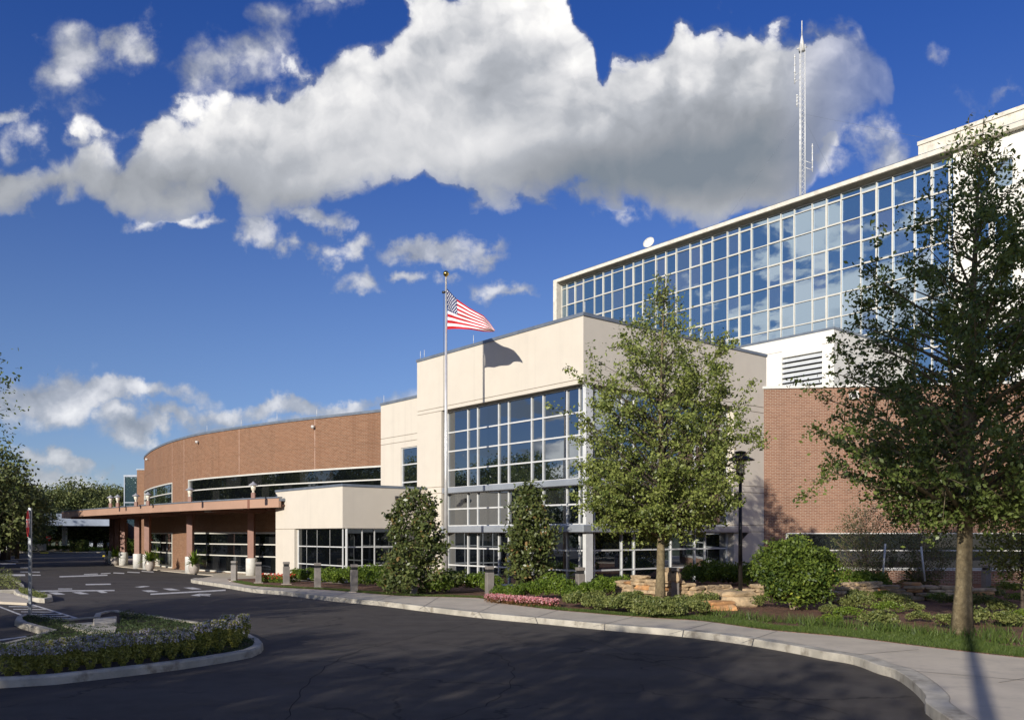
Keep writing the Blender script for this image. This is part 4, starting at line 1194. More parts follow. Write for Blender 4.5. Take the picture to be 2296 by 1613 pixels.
def tree(name, label, cat, base, h, env, nbr, nleaf, ls, tr, clear, seed, leafm='leaf_oak', bark='bark', group=None, lean=0.0, rise=.55, sub=5, spread=.2, twig=None, dist=1.0, keep=None):
    rnd = random.Random(seed); bx, by, bz = base
    root = thing(name, label, cat, base, group)
    tk = MB(); pts = []; rad = []
    K = 9
    for i in range(K + 1):
        f = i / K; z = h * .93 * f
        wob = .05 * h * .1
        pts.append((bx + lean * f + math.sin(f * 5 + seed) * wob * f, by + math.cos(f * 4 + seed) * wob * f, bz - .1 + z))
        rad.append(max(.012, tr * (1.35 if i == 0 else 1) * (1 - f) ** .8))
    tk.tube(pts, rad, 10)
    def tp(z):
        f = max(0, min(1, (z - bz) / (h * .93))) * K; i = min(K - 1, int(f)); f -= i
        a, b = Vector(pts[i]), Vector(pts[i + 1]); return a + (b - a) * f
    lz = []; br = MB(); bt = MB()
    zmin, zmax = env[0][0], env[-1][0]
    az = rnd.uniform(0, 6.28)
    cl = []
    for k in range(nbr):
        f = (k + rnd.random()) / nbr
        ze = zmin + (zmax - zmin) * f ** dist
        az += 2.4 + rnd.uniform(-.35, .35)
        rr = env_r(env, ze) * rnd.uniform(.72, 1.08) + .05
        z0 = max(clear, ze - rr * rise - .1)
        z0 = min(z0, h * .9)
        a = tp(bz + z0); e = Vector((bx + lean * f + rr * math.cos(az), by + rr * math.sin(az), bz + ze))
        mdp = (a + e) / 2 + Vector((rnd.uniform(-.1, .1), rnd.uniform(-.1, .1), rnd.uniform(-.05, .12))) * rr
        q = []
        for i in range(6):
            t = i / 5; q.append(a * (1 - t) ** 2 + mdp * 2 * t * (1 - t) + e * t * t)
        r0 = tr * .30 * (.35 + rr / 3) * (1 - .5 * f)
        (bt if twig and k < 5 else br).tube(q, [max(.006, r0 * (1 - .85 * i / 5)) for i in range(6)], 5, cap=False)
        dens = rnd.uniform(.55, 1.3) if dist == 1.0 else rnd.uniform(.25, 1.7)
        for j in range(sub):
            t = .22 + .78 * (j + rnd.random()) / sub; i = min(4, int(t * 5)); p = q[i] + (q[i + 1] - q[i]) * (t * 5 - i)
            dr = Vector((rnd.gauss(0, 1), rnd.gauss(0, 1), rnd.gauss(.25, .7))).normalized() + (e - a).normalized() * .5
            L = rr * rnd.uniform(.14, .38) + .12
            tip = p + dr.normalized() * L
            br.tube([p, (p + tip) / 2 + Vector((0, 0, .03)), tip], [max(.005, r0 * .25), max(.004, r0 * .15), .003], 4, cap=False)
            for w in (.35, .7, 1.0): cl.append((p + (tip - p) * w, dens * (.6 + .4 * w) * (.35 + .65 * t) * (.12 + rr) ** 1.5, f))
        cl.append((e, dens * (.12 + rr) ** 1.5, f))
    tk.v += []; 
    tk.build('trunk', bark, root); br.build('branches', bark if not twig else 'bark_dark', root)
    if bt.v: bt.build('limb', twig, root)
    W = np.array([c[1] for c in cl]); W /= W.sum()
    idx = rng.choice(len(cl), size=nleaf, p=W)
    C = np.array([tuple(c[0]) for c in cl])[idx]
    sp = spread * (1 + rng.uniform(-.4, .5, len(cl)))[idx]
    P = C + rng.normal(size=(nleaf, 3)) * sp[:, None] * np.array([1, 1, .75])
    tc = rng.uniform(0, .35, len(cl))[idx] + rng.uniform(0, .62, nleaf)
    P[:, 2] = np.maximum(P[:, 2], bz + .1)
    if 'magnolia' in leafm: tc = tc * 1.12
    if keep is not None:
        k_ = keep(P) | (rng.uniform(0, 1, nleaf) < .12); P = P[k_]; tc = tc[k_]
    leaves(P, ls, leafm, 'crown', root, tint=tc)
    return root


def bush(name, label, cat, base, rx, h, n, ls, mat, group=None, low=.1, lumps=14, seed=1, stems=4, stemmat='twig', shell=.75, ry=None, tint=None, build_stems=True, full=False):
    rnd = np.random.default_rng(seed); ry = ry or rx
    root = thing(name, label, cat, base, group)
    L = rnd.normal(size=(lumps, 3)); L /= np.linalg.norm(L, axis=1)[:, None]; L[:, 2] = np.abs(L[:, 2]) * .9 - .25
    if full: L[:, 2] = np.linspace(-.85, .9, lumps); q_ = np.sqrt(1 - (L[:, 2] / 1.0) ** 2) * rnd.uniform(.85, 1.08, lumps); a_ = rnd.uniform(0, 6.28, lumps); L[:, 0] = np.cos(a_) * q_; L[:, 1] = np.sin(a_) * q_
    lr = rnd.uniform(.28, .5, lumps) if not full else rnd.uniform(.2, .42, lumps)
    k = rnd.integers(0, lumps, n)
    d = rnd.normal(size=(n, 3)); d /= np.linalg.norm(d, axis=1)[:, None]
    rad = (shell + (1 - shell) * rnd.uniform(0, 1, n)) ** 1.0
    Q = L[k] * .62 + d * (lr[k] * rad)[:, None]
    Q[:, 0] *= rx * 1.02; Q[:, 1] *= ry * 1.02
    zc = (h + low) / 2; Q[:, 2] = low + (Q[:, 2] + .75) / 1.6 * (h - low)
    Q[:, 2] = np.clip(Q[:, 2], .03, None)
    P = Q + np.array(base)
    t = rnd.uniform(0, .4, lumps)[k] + rnd.uniform(0, .6, n)
    if build_stems:
        m = MB(); r = random.Random(seed)
        for i in range(stems):
            a = r.uniform(0, 6.28); e = (base[0] + math.cos(a) * rx * .5, base[1] + math.sin(a) * ry * .5, base[2] + h * .6)
            m.tube([(base[0] + math.cos(a) * .08, base[1] + math.sin(a) * .08, base[2] - .02), ((base[0] * 1.2 + e[0] * .8) / 2, (base[1] * 1.2 + e[1] * .8) / 2, base[2] + h * .3), e], [.035 * h / 1.5, .025 * h / 1.5, .008], 5, cap=False)
        m.build('stems', stemmat, root)
    leaves(P, ls, mat, 'foliage', root, tint=t)
    return root


def place(proto, loc, rot=0, sc=1.0, label=None, group=None):
    c = copy_tree(proto); c.location = loc; c.rotation_euler = (0, 0, rot); c.scale = (sc, sc, sc) if not isinstance(sc, tuple) else sc
    if label: c['label'] = label
    if group: c['group'] = group
    return c

# the two oaks on the lawn edge
b1 = gp(2156, 1424, .15)
tree('oak_tree', 'large dark leafy oak at the right with stout pale brown trunk', 'tree', b1, 11.0,
     [(2.4, 1.1), (2.9, 2.0), (3.6, 2.85), (4.6, 2.85), (5.8, 3.0), (6.8, 2.3), (7.6, 2.5), (8.6, 1.5), (9.6, .8), (11.0, .15)],
     135, 52000, .10, .18, 2.6, 3, 'leaf_oak_dark', 'bark', None, lean=.35, rise=.5, sub=7, spread=.105, dist=1.25)
b2 = gp(1480, 1355, .15)
tree('oak_tree', 'sunlit yellow green oak in front of the glass corner, forking low', 'tree', b2, 10.2,
     [(2.45, 1.5), (3.0, 2.35), (3.8, 2.7), (4.8, 2.65), (5.8, 2.45), (6.8, 2.15), (7.6, 1.9), (8.2, 1.15), (8.9, .5), (10.1, .15)],
     150, 52000, .105, .145, 2.2, 8, 'leaf_oak', 'bark', None, lean=.1, rise=.55, sub=7, spread=.105, twig='twig', dist=1.3, keep=lambda P: ~((P[:, 0] / P[:, 1] > (1628 - U0) / F) & (P[:, 0] / P[:, 1] < (1700 - U0) / F) & (P[:, 2] > 3.9) & (P[:, 2] < 5.0)))
# tree reaching in at the left edge
tree('oak_tree', 'dark oak reaching into the picture at the left edge above the stop sign', 'tree', (-14.95, 16.5, .1), 6.6,
     [(2.3, 2.6), (3.0, 4.0), (3.7, 4.55), (4.3, 4.3), (5.0, 4.5), (5.7, 3.6), (6.5, 1.0)], 110, 30000, .085, .2, 1.8, 5, 'leaf_oak_dark', 'bark_dark', None, sub=6, spread=.2)
# columnar magnolias
b = gp(931, 1331, .15)
tree('magnolia_tree', 'cone shaped magnolia with bronze backed leaves left of the flagpole', 'tree', b, 3.8,
     [(.15, 1.0), (.5, 1.15), (1.0, .95), (1.6, 1.0), (2.2, .85), (2.7, .7), (3.2, .66), (3.75, .15)], 66, 8600, .15, .06, .1, 21, 'leaf_magnolia', 'bark_dark', None, rise=.3, sub=4, spread=.115, dist=1.03)
b = gp(1189, 1327, .15)
tree('magnolia_tree', 'slender magnolia with bronze backed leaves right of the flagpole', 'tree', b, 4.2,
     [(.5, .55), (1.2, .84), (1.9, .8), (2.6, .78), (3.4, .45), (4.15, .1)], 60, 6600, .15, .05, .3, 22, 'leaf_magnolia', 'bark_dark', None, rise=.3, sub=4, spread=.12, dist=1.02)
# wispy young trees behind the rock wall
b = gp(1942, 1316, .4)
tree('young_tree', 'wispy olive green young tree with a stake on its right side', 'tree', b, 2.95, [(.3, .7), (1.1, 1.1), (2.0, 1.05), (2.6, .7), (2.95, .3)], 90, 5200, .07, .03, .1, 31, 'leaf_olive', 'twig', None, rise=.8, sub=5, spread=.1)
b = gp(2072, 1316, .4)
tree('young_tree', 'wispy olive green young tree behind the big oak trunk', 'tree', b, 2.75, [(.3, .6), (1.1, 1.0), (2.0, .95), (2.75, .3)], 80, 4200, .07, .03, .1, 32, 'leaf_olive', 'twig', None, rise=.8, sub=5, spread=.1)
for (u0, u1, v0, v1, lb) in ((1985, 1979, 1218, 1282, 'pale wooden stake leaning beside the left wispy tree'), (2065, 2074, 1224, 1284, 'pale wooden stake leaning beside the right wispy tree')):
    m = MB(); a = at(u1, 29.5, v1 + 18); c = at(u0, 29.5, v0); m.tube([a, c], .035, 6); o = m.build('stake', 'white_paint'); tag(o, lb, 'stake')
tree('young_tree', 'slim dark young tree at the right edge beyond the big oak', 'tree', at(2292, 22, 1197 + 187) , 3.6, [(1.0, .5), (1.8, 1.0), (2.8, 1.1), (3.6, .3)], 50, 4200, .10, .05, 1.0, 33, 'leaf_oak', 'bark_dark', None, rise=.4)

# big glossy bush
b = gp(1782, 1366, .15)
bush('round_bush', 'big round glossy green bush on pale forked stems', 'bush', b, 1.30, 2.12, 19000, .10, 'leaf_bush', low=.18, lumps=64, seed=4, stems=7, ry=1.2, full=True, shell=.6)
# shrubs by the lamp and glass
PROTO_H = bush('hedge_shrub', 'bright green shrub', 'shrub', (0, 0, 0), .62, .95, 2600, .085, 'leaf_hedge', low=.05, lumps=12, seed=5, stems=3, build_stems=False)
def cov(seed, mat, n=1500, ls=.07, lb='low ground cover clump'): return bush('low_shrub', lb, 'shrub', (0, 0, 0), .5, .5, n, ls, mat, low=.02, lumps=14, seed=seed, build_stems=False)
PC = [cov(6, 'leaf_cover'), cov(7, 'leaf_cover', 1100, .08), cov(8, 'leaf_hedge', 1200, .06)]
used = set()
def put(proto, loc, rot, sc, label, group):
    if id(proto) not in used:
        used.add(id(proto)); proto.location = loc; proto.rotation_euler = (0, 0, rot); proto.scale = (sc, sc, sc) if not isinstance(sc, tuple) else sc; proto['label'] = label
        if group: proto['group'] = group
        return proto
    return place(proto, loc, rot, sc, label, group)
hed = [(690, 1306, .8), (722, 1311, .9), (745, 1313, .95), (772, 1316, 1.0), (826, 1320, 1.15), (858, 1323, 1.15), (664, 1303, .75), (880, 1326, .9), (1012, 1326, 1.0), (1042, 1326, .9), (1072, 1328, .9), (1105, 1330, .75), (985, 1331, .9)]
for i, (u, v, s) in enumerate(hed):
    put(PROTO_H, gp(u, v, .15), i * 1.7, s, 'bright green hedge shrub in the row between pavilion and flagpole' if i < 8 else 'bright green hedge shrub between flagpole and right magnolia', 'hedge shrubs left of the flagpole' if i < 8 else 'hedge shrubs right of the flagpole')
hed2 = [(1120, 1342, .55), (1150, 1344, .6), (1185, 1343, .7), (1215, 1342, .8), (1260, 1345, .85), (1325, 1348, .8), (1350, 1340, .9), (1240, 1330, .9), (1390, 1330, .8), (1285, 1350, .6)]
for i, (u, v, s) in enumerate(hed2):
    put(PROTO_H, gp(u, v, .15), i * 2.1 + 1, s, 'loose yellow green shrub around the bollard before the glass corner', 'shrubs before the glass corner')
hed3 = [(1560, 1306, 1.05), (1592, 1300, 1.2), (1625, 1310, 1.15), (1660, 1308, 1.1), (1690, 1312, 1.1), (1905, 1318, .95), (1935, 1320, .9), (1965, 1320, .85), (1610, 1290, 1.2)]
for i, (u, v, s) in enumerate(hed3):
    put(PROTO_H, gp(u, v + 8, .3), i * 1.3 + 2, s, 'green shrub on the terrace above the rock wall by the lamp post' if i < 5 or i == 8 else 'green shrub above the rock wall right of the round bush', 'terrace shrubs left' if i < 5 or i == 8 else 'terrace shrubs right')
low = [(1350, 1360), (1380, 1366), (1405, 1356), (1435, 1368), (1460, 1372), (1330, 1352), (1420, 1350), (1395, 1374), (1510, 1372), (1530, 1362), (1555, 1368), (1580, 1360), (1560, 1380), (1525, 1382), (1490, 1385), (1445, 1384), (1365, 1372), (1300, 1362), (1330, 1368),
       (1650, 1350), (1705, 1360), (1310, 1340)]
for i, (u, v) in enumerate(low):
    put(PC[i % 2], gp(u, v, .15), i * 1.9, .75 + .35 * ((i * 37) % 10) / 10, 'low grey green ground shrub around the middle oak', 'ground shrubs around the middle oak')
low2 = [(1862, 1378), (1898, 1362), (1905, 1392), (1935, 1368), (1950, 1402), (1990, 1376), (2010, 1362), (2045, 1374), (1975, 1346), (1925, 1350), (2060, 1395), (2100, 1350), (2240, 1375), (2200, 1365), (2275, 1350), (2250, 1405), (2190, 1400), (2290, 1390), (2120, 1410), (1985, 1405), (1860, 1402), (2130, 1358), (2225, 1340), (2262, 1330)]
for i, (u, v) in enumerate(low2):
    put(PC[i % 3], gp(u, v, .15), i * 2.3, (.62 + .4 * ((i * 53) % 10) / 10), 'small shrub on the bark mulch by the big oak', 'small shrubs on the right mulch bed')

# sago palm
def sago():
    b = gp(2055, 1318, .35); root = thing('sago_palm', 'yellow green sago palm with arching fronds on the rock terrace', 'palm', b)
    m = MB(); rnd = random.Random(3)
    for k in range(26):
        a = k * 2.4; el = rnd.uniform(.25, 1.2); L = rnd.uniform(.8, 1.1)
        pts = []
        for i in range(7):
            t = i / 6; r = L * t * math.cos(el); z = .15 + L * t * math.sin(el) - .45 * L * t * t
            pts.append(Vector((b.x + r * math.cos(a), b.y + r * math.sin(a), b.z + z)))
        side = Vector((-math.sin(a), math.cos(a), 0))
        for i in range(6):
            for q in range(3):
                t = (q + .5) / 3; p = pts[i] + (pts[i + 1] - pts[i]) * t; d = (pts[i + 1] - pts[i]).normalized(); w = .17 * (1 - (i / 7) ** 2)
                for sg in (-1, 1):
                    e = p + side * sg * w + d * .07 + Vector((0, 0, .05)); m.add([p - d * .02, p + d * .02, e], [(0, 1, 2)], 0, rnd.uniform(.3, .95))
        m.tube(pts, .008, 3, cap=False)
    m.build('fronds', 'sago', root); m = MB(); m.lathe([(.14, -.2), (.16, .1), (.05, .3)], tuple(b), 10); m.build('trunk', 'bark_dark', root)
sago()

# ------------------------------------------------------------------ rocks
def stone(m, c, sx, sy, sz, rz, rnd, mi=0):
    vs = []; n = 8
    for k, (zz, sc) in enumerate(((0, .86), (.25, 1.0), (.75, 1.0), (1, .84))):
        for j in range(n):
            a = 2 * math.pi * j / n + rz; q = (abs(math.cos(a - rz)) ** 6 + abs(math.sin(a - rz)) ** 6) ** (-1 / 6) * rnd.uniform(.86, 1.08)
            x, y = math.cos(a - rz) * q * sx * sc, math.sin(a - rz) * q * sy * sc
            vs.append((c[0] + x * math.cos(rz) - y * math.sin(rz), c[1] + x * math.sin(rz) + y * math.cos(rz), c[2] + zz * sz + rnd.uniform(-.012, .012)))
    fs = [(i * n + j, i * n + (j + 1) % n, (i + 1) * n + (j + 1) % n, (i + 1) * n + j) for i in range(3) for j in range(n)]
    fs += [tuple(range(n - 1, -1, -1)), tuple(3 * n + j for j in range(n))]
    m.add(vs, fs, mi)


def rock_wall(label, line, zt, seed):
    rnd = random.Random(seed); m = MB()
    pts = [Vector((*p, 0)) for p in line]; c = thing('rock_wall', label, 'rock wall', (pts[0].x, pts[0].y, .15))
    L = [0]
    for a, b in zip(pts, pts[1:]): L.append(L[-1] + (b - a).length)
    z = .15; row = 0
    while True:
        hgt = rnd.uniform(.09, .15); s = rnd.uniform(-.2, .1); any_ = False
        while s < L[-1]:
            w = rnd.uniform(.35, .75); mid = s + w / 2
            i = max(k for k in range(len(L)) if L[k] <= max(0, min(mid, L[-1] - .01))); t = (mid - L[i]) / max(.01, L[i + 1] - L[i]) if i + 1 < len(L) else 0
            i = min(i, len(pts) - 2)
            p = pts[i] + (pts[i + 1] - pts[i]) * t; d = (pts[i + 1] - pts[i]).normalized(); zlim = zt[i] + (zt[i + 1] - zt[i]) * t
            if z < zlim + rnd.uniform(-.06, .04):
                stone(m, (p.x + rnd.uniform(-.05, .05), p.y + row * .05 + rnd.uniform(-.06, .06), z), w / 2, rnd.uniform(.17, .26), hgt * 1.02, math.atan2(d.y, d.x) + rnd.uniform(-.1, .1), rnd, 1 if rnd.random() < .2 else 0); any_ = True
            s += w * .97
        z += hgt; row += 1
        if not any_ or row > 9: break
    m.build('stones', ['rock', 'rock_orange'], c)
W1 = [tuple(gp(u, v, .15)[:2]) for u, v in ((1385, 1337), (1440, 1343), (1500, 1348), (1560, 1346), (1640, 1341), (1700, 1340))]
W2 = [tuple(gp(u, v, .15)[:2]) for u, v in ((1862, 1352), (1905, 1347), (1980, 1343), (2060, 1346), (2140, 1346), (2210, 1343))]
rock_wall('stacked sandstone wall behind the middle oak and lamp post', W1, [.62, .82, .85, .6, .52, .5], 1)
rock_wall('stacked sandstone wall right of the round bush below the sago palm', W2, [.45, .62, .66, .6, .6, .5], 2)
def terrace(nm, line, z, back):
    m = MB(); m.prism([(p[0], p[1] + .15) for p in line] + back, .12, z); struct(m, nm, 'mulch', 'raised planting soil behind the stacked rock wall')
terrace('left_terrace', W1, .42, [(10.5, 35), (9.5, 36.8), (5, 33.6)])
terrace('right_terrace', W2, .40, [(18, 34), (12, 35)])
for (u, v, sx, sy, sz, mt, lb) in ((1610, 1366, .58, .4, .20, 'rock_orange', 'flat rusty orange boulder low in front of the lamp post'), (1650, 1358, .62, .45, .34, 'rock', 'layered tan boulder at the foot of the lamp post'),
                                   (1622, 1350, .5, .35, .3, 'rock', 'tan boulder tilted behind the rusty orange boulder'), (1505, 1309, .3, .25, .35, 'rock', 'upright tan boulder on the wall beside the bollard')):
    rnd = random.Random(u); m = MB(); p = gp(u, v, .15 if v > 1320 else .7); z0 = .12 if v > 1320 else .75
    stone(m, (p.x, p.y, z0), sx, sy, sz, rnd.uniform(-.3, .3), rnd); stone(m, (p.x + .05, p.y + .05, z0 + sz * .9), sx * .8, sy * .8, sz * .5, .3, rnd)
    tag(m.build('boulder', mt, bevel=.03), lb, 'boulder')

# ------------------------------------------------------------------ flowers, grass
def flower_patch(name, label, pts, fm, lm, nfl, nlf, h, spread, fs=.05):
    root = thing(name, label, 'flower bed', pts[0]); A = np.array([tuple(p) for p in pts])
    def samp(n, zlo, zhi):
        k = rng.integers(0, len(A) - 1, n); t = rng.uniform(0, 1, n)[:, None]; P = A[k] * (1 - t) + A[k + 1] * t
        P[:, 0] += rng.uniform(-.15, .15, n); P[:, 1] += rng.uniform(-spread, spread, n); P[:, 2] += rng.uniform(zlo, zhi, n); return P
    leaves(samp(nlf, .02, h * .8), .07, lm, 'foliage', root); leaves(samp(nfl, h * .45, h), fs, fm, 'blossoms', root, aspect=.9)
flower_patch('flower_bed', 'pink and white flowers at the sidewalk edge below the right magnolia', [gp(u, v, .15) for u, v in ((1095, 1348), (1140, 1352), (1190, 1357), (1245, 1361))], 'fl_pink', 'leaf_red', 2600, 2600, .26, .42)
flower_patch('flower_bed', 'red flowers at the foot of the cream pavilion', [gp(u, v, .15) for u, v in ((585, 1304), (610, 1305), (640, 1306), (668, 1303))], 'fl_red', 'leaf_hedge', 320, 2600, .42, .3, .08)


def grass():
    n = 60000
    Sx = np.array([tuple(p) for p in SB]); Nx = np.array([tuple(p) for p in SBN])
    seg = np.linalg.norm(np.diff(Sx, axis=0), axis=1)
    wd = np.array([.35 + 1.1 * max(0, min(1, (F * p.x / p.y + U0 - 1250) / 700)) if F * p.x / p.y + U0 > 1245 else .4 for p in SB])
    pr = seg * (wd[:-1] + wd[1:]); pr /= pr.sum()
    k = rng.choice(len(seg), n, p=pr); t = rng.uniform(0, 1, n)
    B = Sx[k] * (1 - t)[:, None] + Sx[k + 1] * t[:, None]; NN = Nx[k]; w = wd[k] * (1 - t) + wd[k + 1] * t
    o = rng.uniform(0, 1, n) ** 1.15; ed = 1 + .35 * np.sin(B[:, 0] * 3.1) * np.sin(B[:, 0] * 1.3 + 1)
    P = B + NN * (o * w * ed + .02)[:, None]; P[:, 2] = .155 + np.array([drop(y) for y in P[:, 1]])
    h = rng.uniform(.035, .085, n); a = rng.uniform(0, 6.28, n); d = np.stack([np.cos(a), np.sin(a), np.zeros(n)], 1)
    ln = rng.normal(size=(n, 3)) * .035; ln[:, 2] = h
    V = np.stack([P - d * .007, P + d * .007, P + ln], 1).reshape(-1, 3)
    me = bpy.data.meshes.new('grass'); me.vertices.add(n * 3); me.vertices.foreach_set('co', V.astype(np.float32).ravel())
    me.loops.add(n * 3); me.loops.foreach_set('vertex_index', np.arange(n * 3, dtype=np.int32)); me.polygons.add(n); me.polygons.foreach_set('loop_start', np.arange(0, n * 3, 3, dtype=np.int32)); me.update(calc_edges=True)
    A = me.attributes.new('tint', 'FLOAT', 'FACE'); A.data.foreach_set('value', rng.uniform(0, .95, n).astype(np.float32)); me.materials.append(M['grassblade'])
    o_ = bpy.data.objects.new('grass', me); COL.objects.link(o_); tag(o_, 'strip of short green grass along the sidewalk', 'grass', kind='stuff')
    # turf below the blades
    m = MB(); vs = []; 
    for p, q, w_ in zip(SB, SBN, wd): vs += [(p.x, p.y, .1625), (p.x + q.x * w_ * .85, p.y + q.y * w_ * .85, .1625)]
    m.add(vs, [(2 * i, 2 * i + 2, 2 * i + 3, 2 * i + 1) for i in range(len(SB) - 1)]); o_ = struct(m, 'turf', 'ground', 'green turf under the grass strip')
    for p in o_.data.polygons:
        if p.normal.z < 0: p.flip()
    # ragged tufts on the mulch to the right
    P = []
    for (u, v) in ((1790, 1395), (1830, 1402), (1885, 1405), (1960, 1412), (2005, 1415), (2050, 1418), (2100, 1425), (2230, 1420), (2270, 1400), (2190, 1385), (2250, 1440), (2200, 1432), (1720, 1392), (1660, 1385), (1600, 1378)):
        c = gp(u, v, .16)
        for _ in range(140): P.append((c.x + random.gauss(0, .22), c.y + random.gauss(0, .25), .16))
    P = np.array(P); n = len(P); a = rng.uniform(0, 6.28, n); d = np.stack([np.cos(a), np.sin(a), np.zeros(n)], 1); ln = rng.normal(size=(n, 3)) * .09; ln[:, 2] = rng.uniform(.12, .28, n)
    V = np.stack([P - d * .011, P + d * .011, P + ln], 1).reshape(-1, 3); m = MB(); m.v = [tuple(x) for x in V]; m.f = [(3 * i, 3 * i + 1, 3 * i + 2) for i in range(n)]; m.mi = [0] * n; m.t = list(rng.uniform(0, .9, n)); m.smooth = [False] * n
    tag(m.build('grass_tufts', 'grassblade'), 'longer grass tufts growing in the bark mulch', 'grass', kind='stuff')
grass()


def island_plants():
    row = [(20 + i * 36.5 - (0 if i < 12 else 4), v) for i, v in enumerate((1519, 1515, 1512, 1508, 1504, 1501, 1497, 1492, 1488, 1483, 1478, 1473, 1468, 1461, 1452))]
    def clump(seed, h=.47):
        root = thing('flower_clump', 'x', 'flowering plant', (0, 0, 0)); r = np.random.default_rng(seed); n = 700
        t = r.uniform(0, 1, n); a = r.uniform(0, 6.28, n); rad = (.03 + .105 * np.sin(np.clip(t * 1.25, 0, 1) * 2.3)) * np.sqrt(r.uniform(.1, 1, n))
        P = np.stack([np.cos(a) * rad, np.sin(a) * rad, t * h], 1)
        leaves(P, .055, 'leaf_clump', 'foliage', root, aspect=.4)
        n = 300; t = r.uniform(.55, 1, n); a = r.uniform(0, 6.28, n); rad = .135 * np.sqrt(r.uniform(.2, 1, n)) * (1.25 - t * .45)
        P = np.stack([np.cos(a) * rad, np.sin(a) * rad, h * (.55 + .5 * t) - rad * .35], 1)
        leaves(P, .028, 'fl_purple', 'blossoms', root, aspect=.9, tb=random.uniform(-.2, .3))
        return root
    pr = [clump(s) for s in (41, 42, 43, 44)]
    k = 0
    for j, (dv, dx) in enumerate(((0, 0), (-15, 18))):
        for i, (u, v) in enumerate(row):
            if j == 2 and i > 12: continue
            p = gp(u + dx, v + dv, .11); s = (.98, 1.0, 1.05)[j] * random.uniform(.9, 1.1) * (1.2 if i > 11 else 1)
            put(pr[k % 4], p, k * 1.3, s, ('purple and white flowering clump in the front row of the near island', 'purple and white flowering clump behind the front row of the near island', 'purple and white flowering clump in the rear row of the near island')[j],
                ('front row flower clumps', 'second row flower clumps', 'rear row flower clumps')[j]); k += 1
    # juniper carpet on the rest of the island
    P = []
    import mathutils
    def inside(x, y, poly):
        c = False; j = len(poly) - 1
        for i in range(len(poly)):
            xi, yi = poly[i]; xj, yj = poly[j]
            if (yi > y) != (yj > y) and x < (xj - xi) * (y - yi) / (yj - yi) + xi: c = not c
            j = i
        return c
    def carpet(poly, n, test, mat, label, h=.16, ls=.05):
        xs = [p[0] for p in poly]; ys = [p[1] for p in poly]; Q = []
        while len(Q) < n:
            x, y = random.uniform(min(xs), max(xs)), random.uniform(min(ys), max(ys))
            if inside(x, y, poly) and test(x, y): Q.append((x, y, .11 + random.random() * h * (.5 + .5 * math.sin(x * 5) * math.sin(y * 4))))
        o = leaves(Q, ls, mat, 'ground_cover', None, aspect=.3); tag(o, label, 'ground cover', kind='stuff')
    inpad = lambda x, y: not inside(x, y, [tuple(gp(u, v)[:2]) for u, v in ((120, 1400), (208, 1385), (268, 1378), (268, 1416), (200, 1420))])
    fr = lambda x, y: V0 + F * (H) / y < 1490 and inpad(x, y)
    carpet(ISL_IN, 26000, fr, 'leaf_dark', 'dark juniper carpet behind the flower clumps on the near island')
    carpet(I2, 5000, lambda x, y: True, 'leaf_cover', 'green ground cover in the far left bed', .45, .09)
    carpet(I3, 3500, lambda x, y: True, 'leaf_cover', 'green ground cover in the small triangular bed', .22, .06)
island_plants()

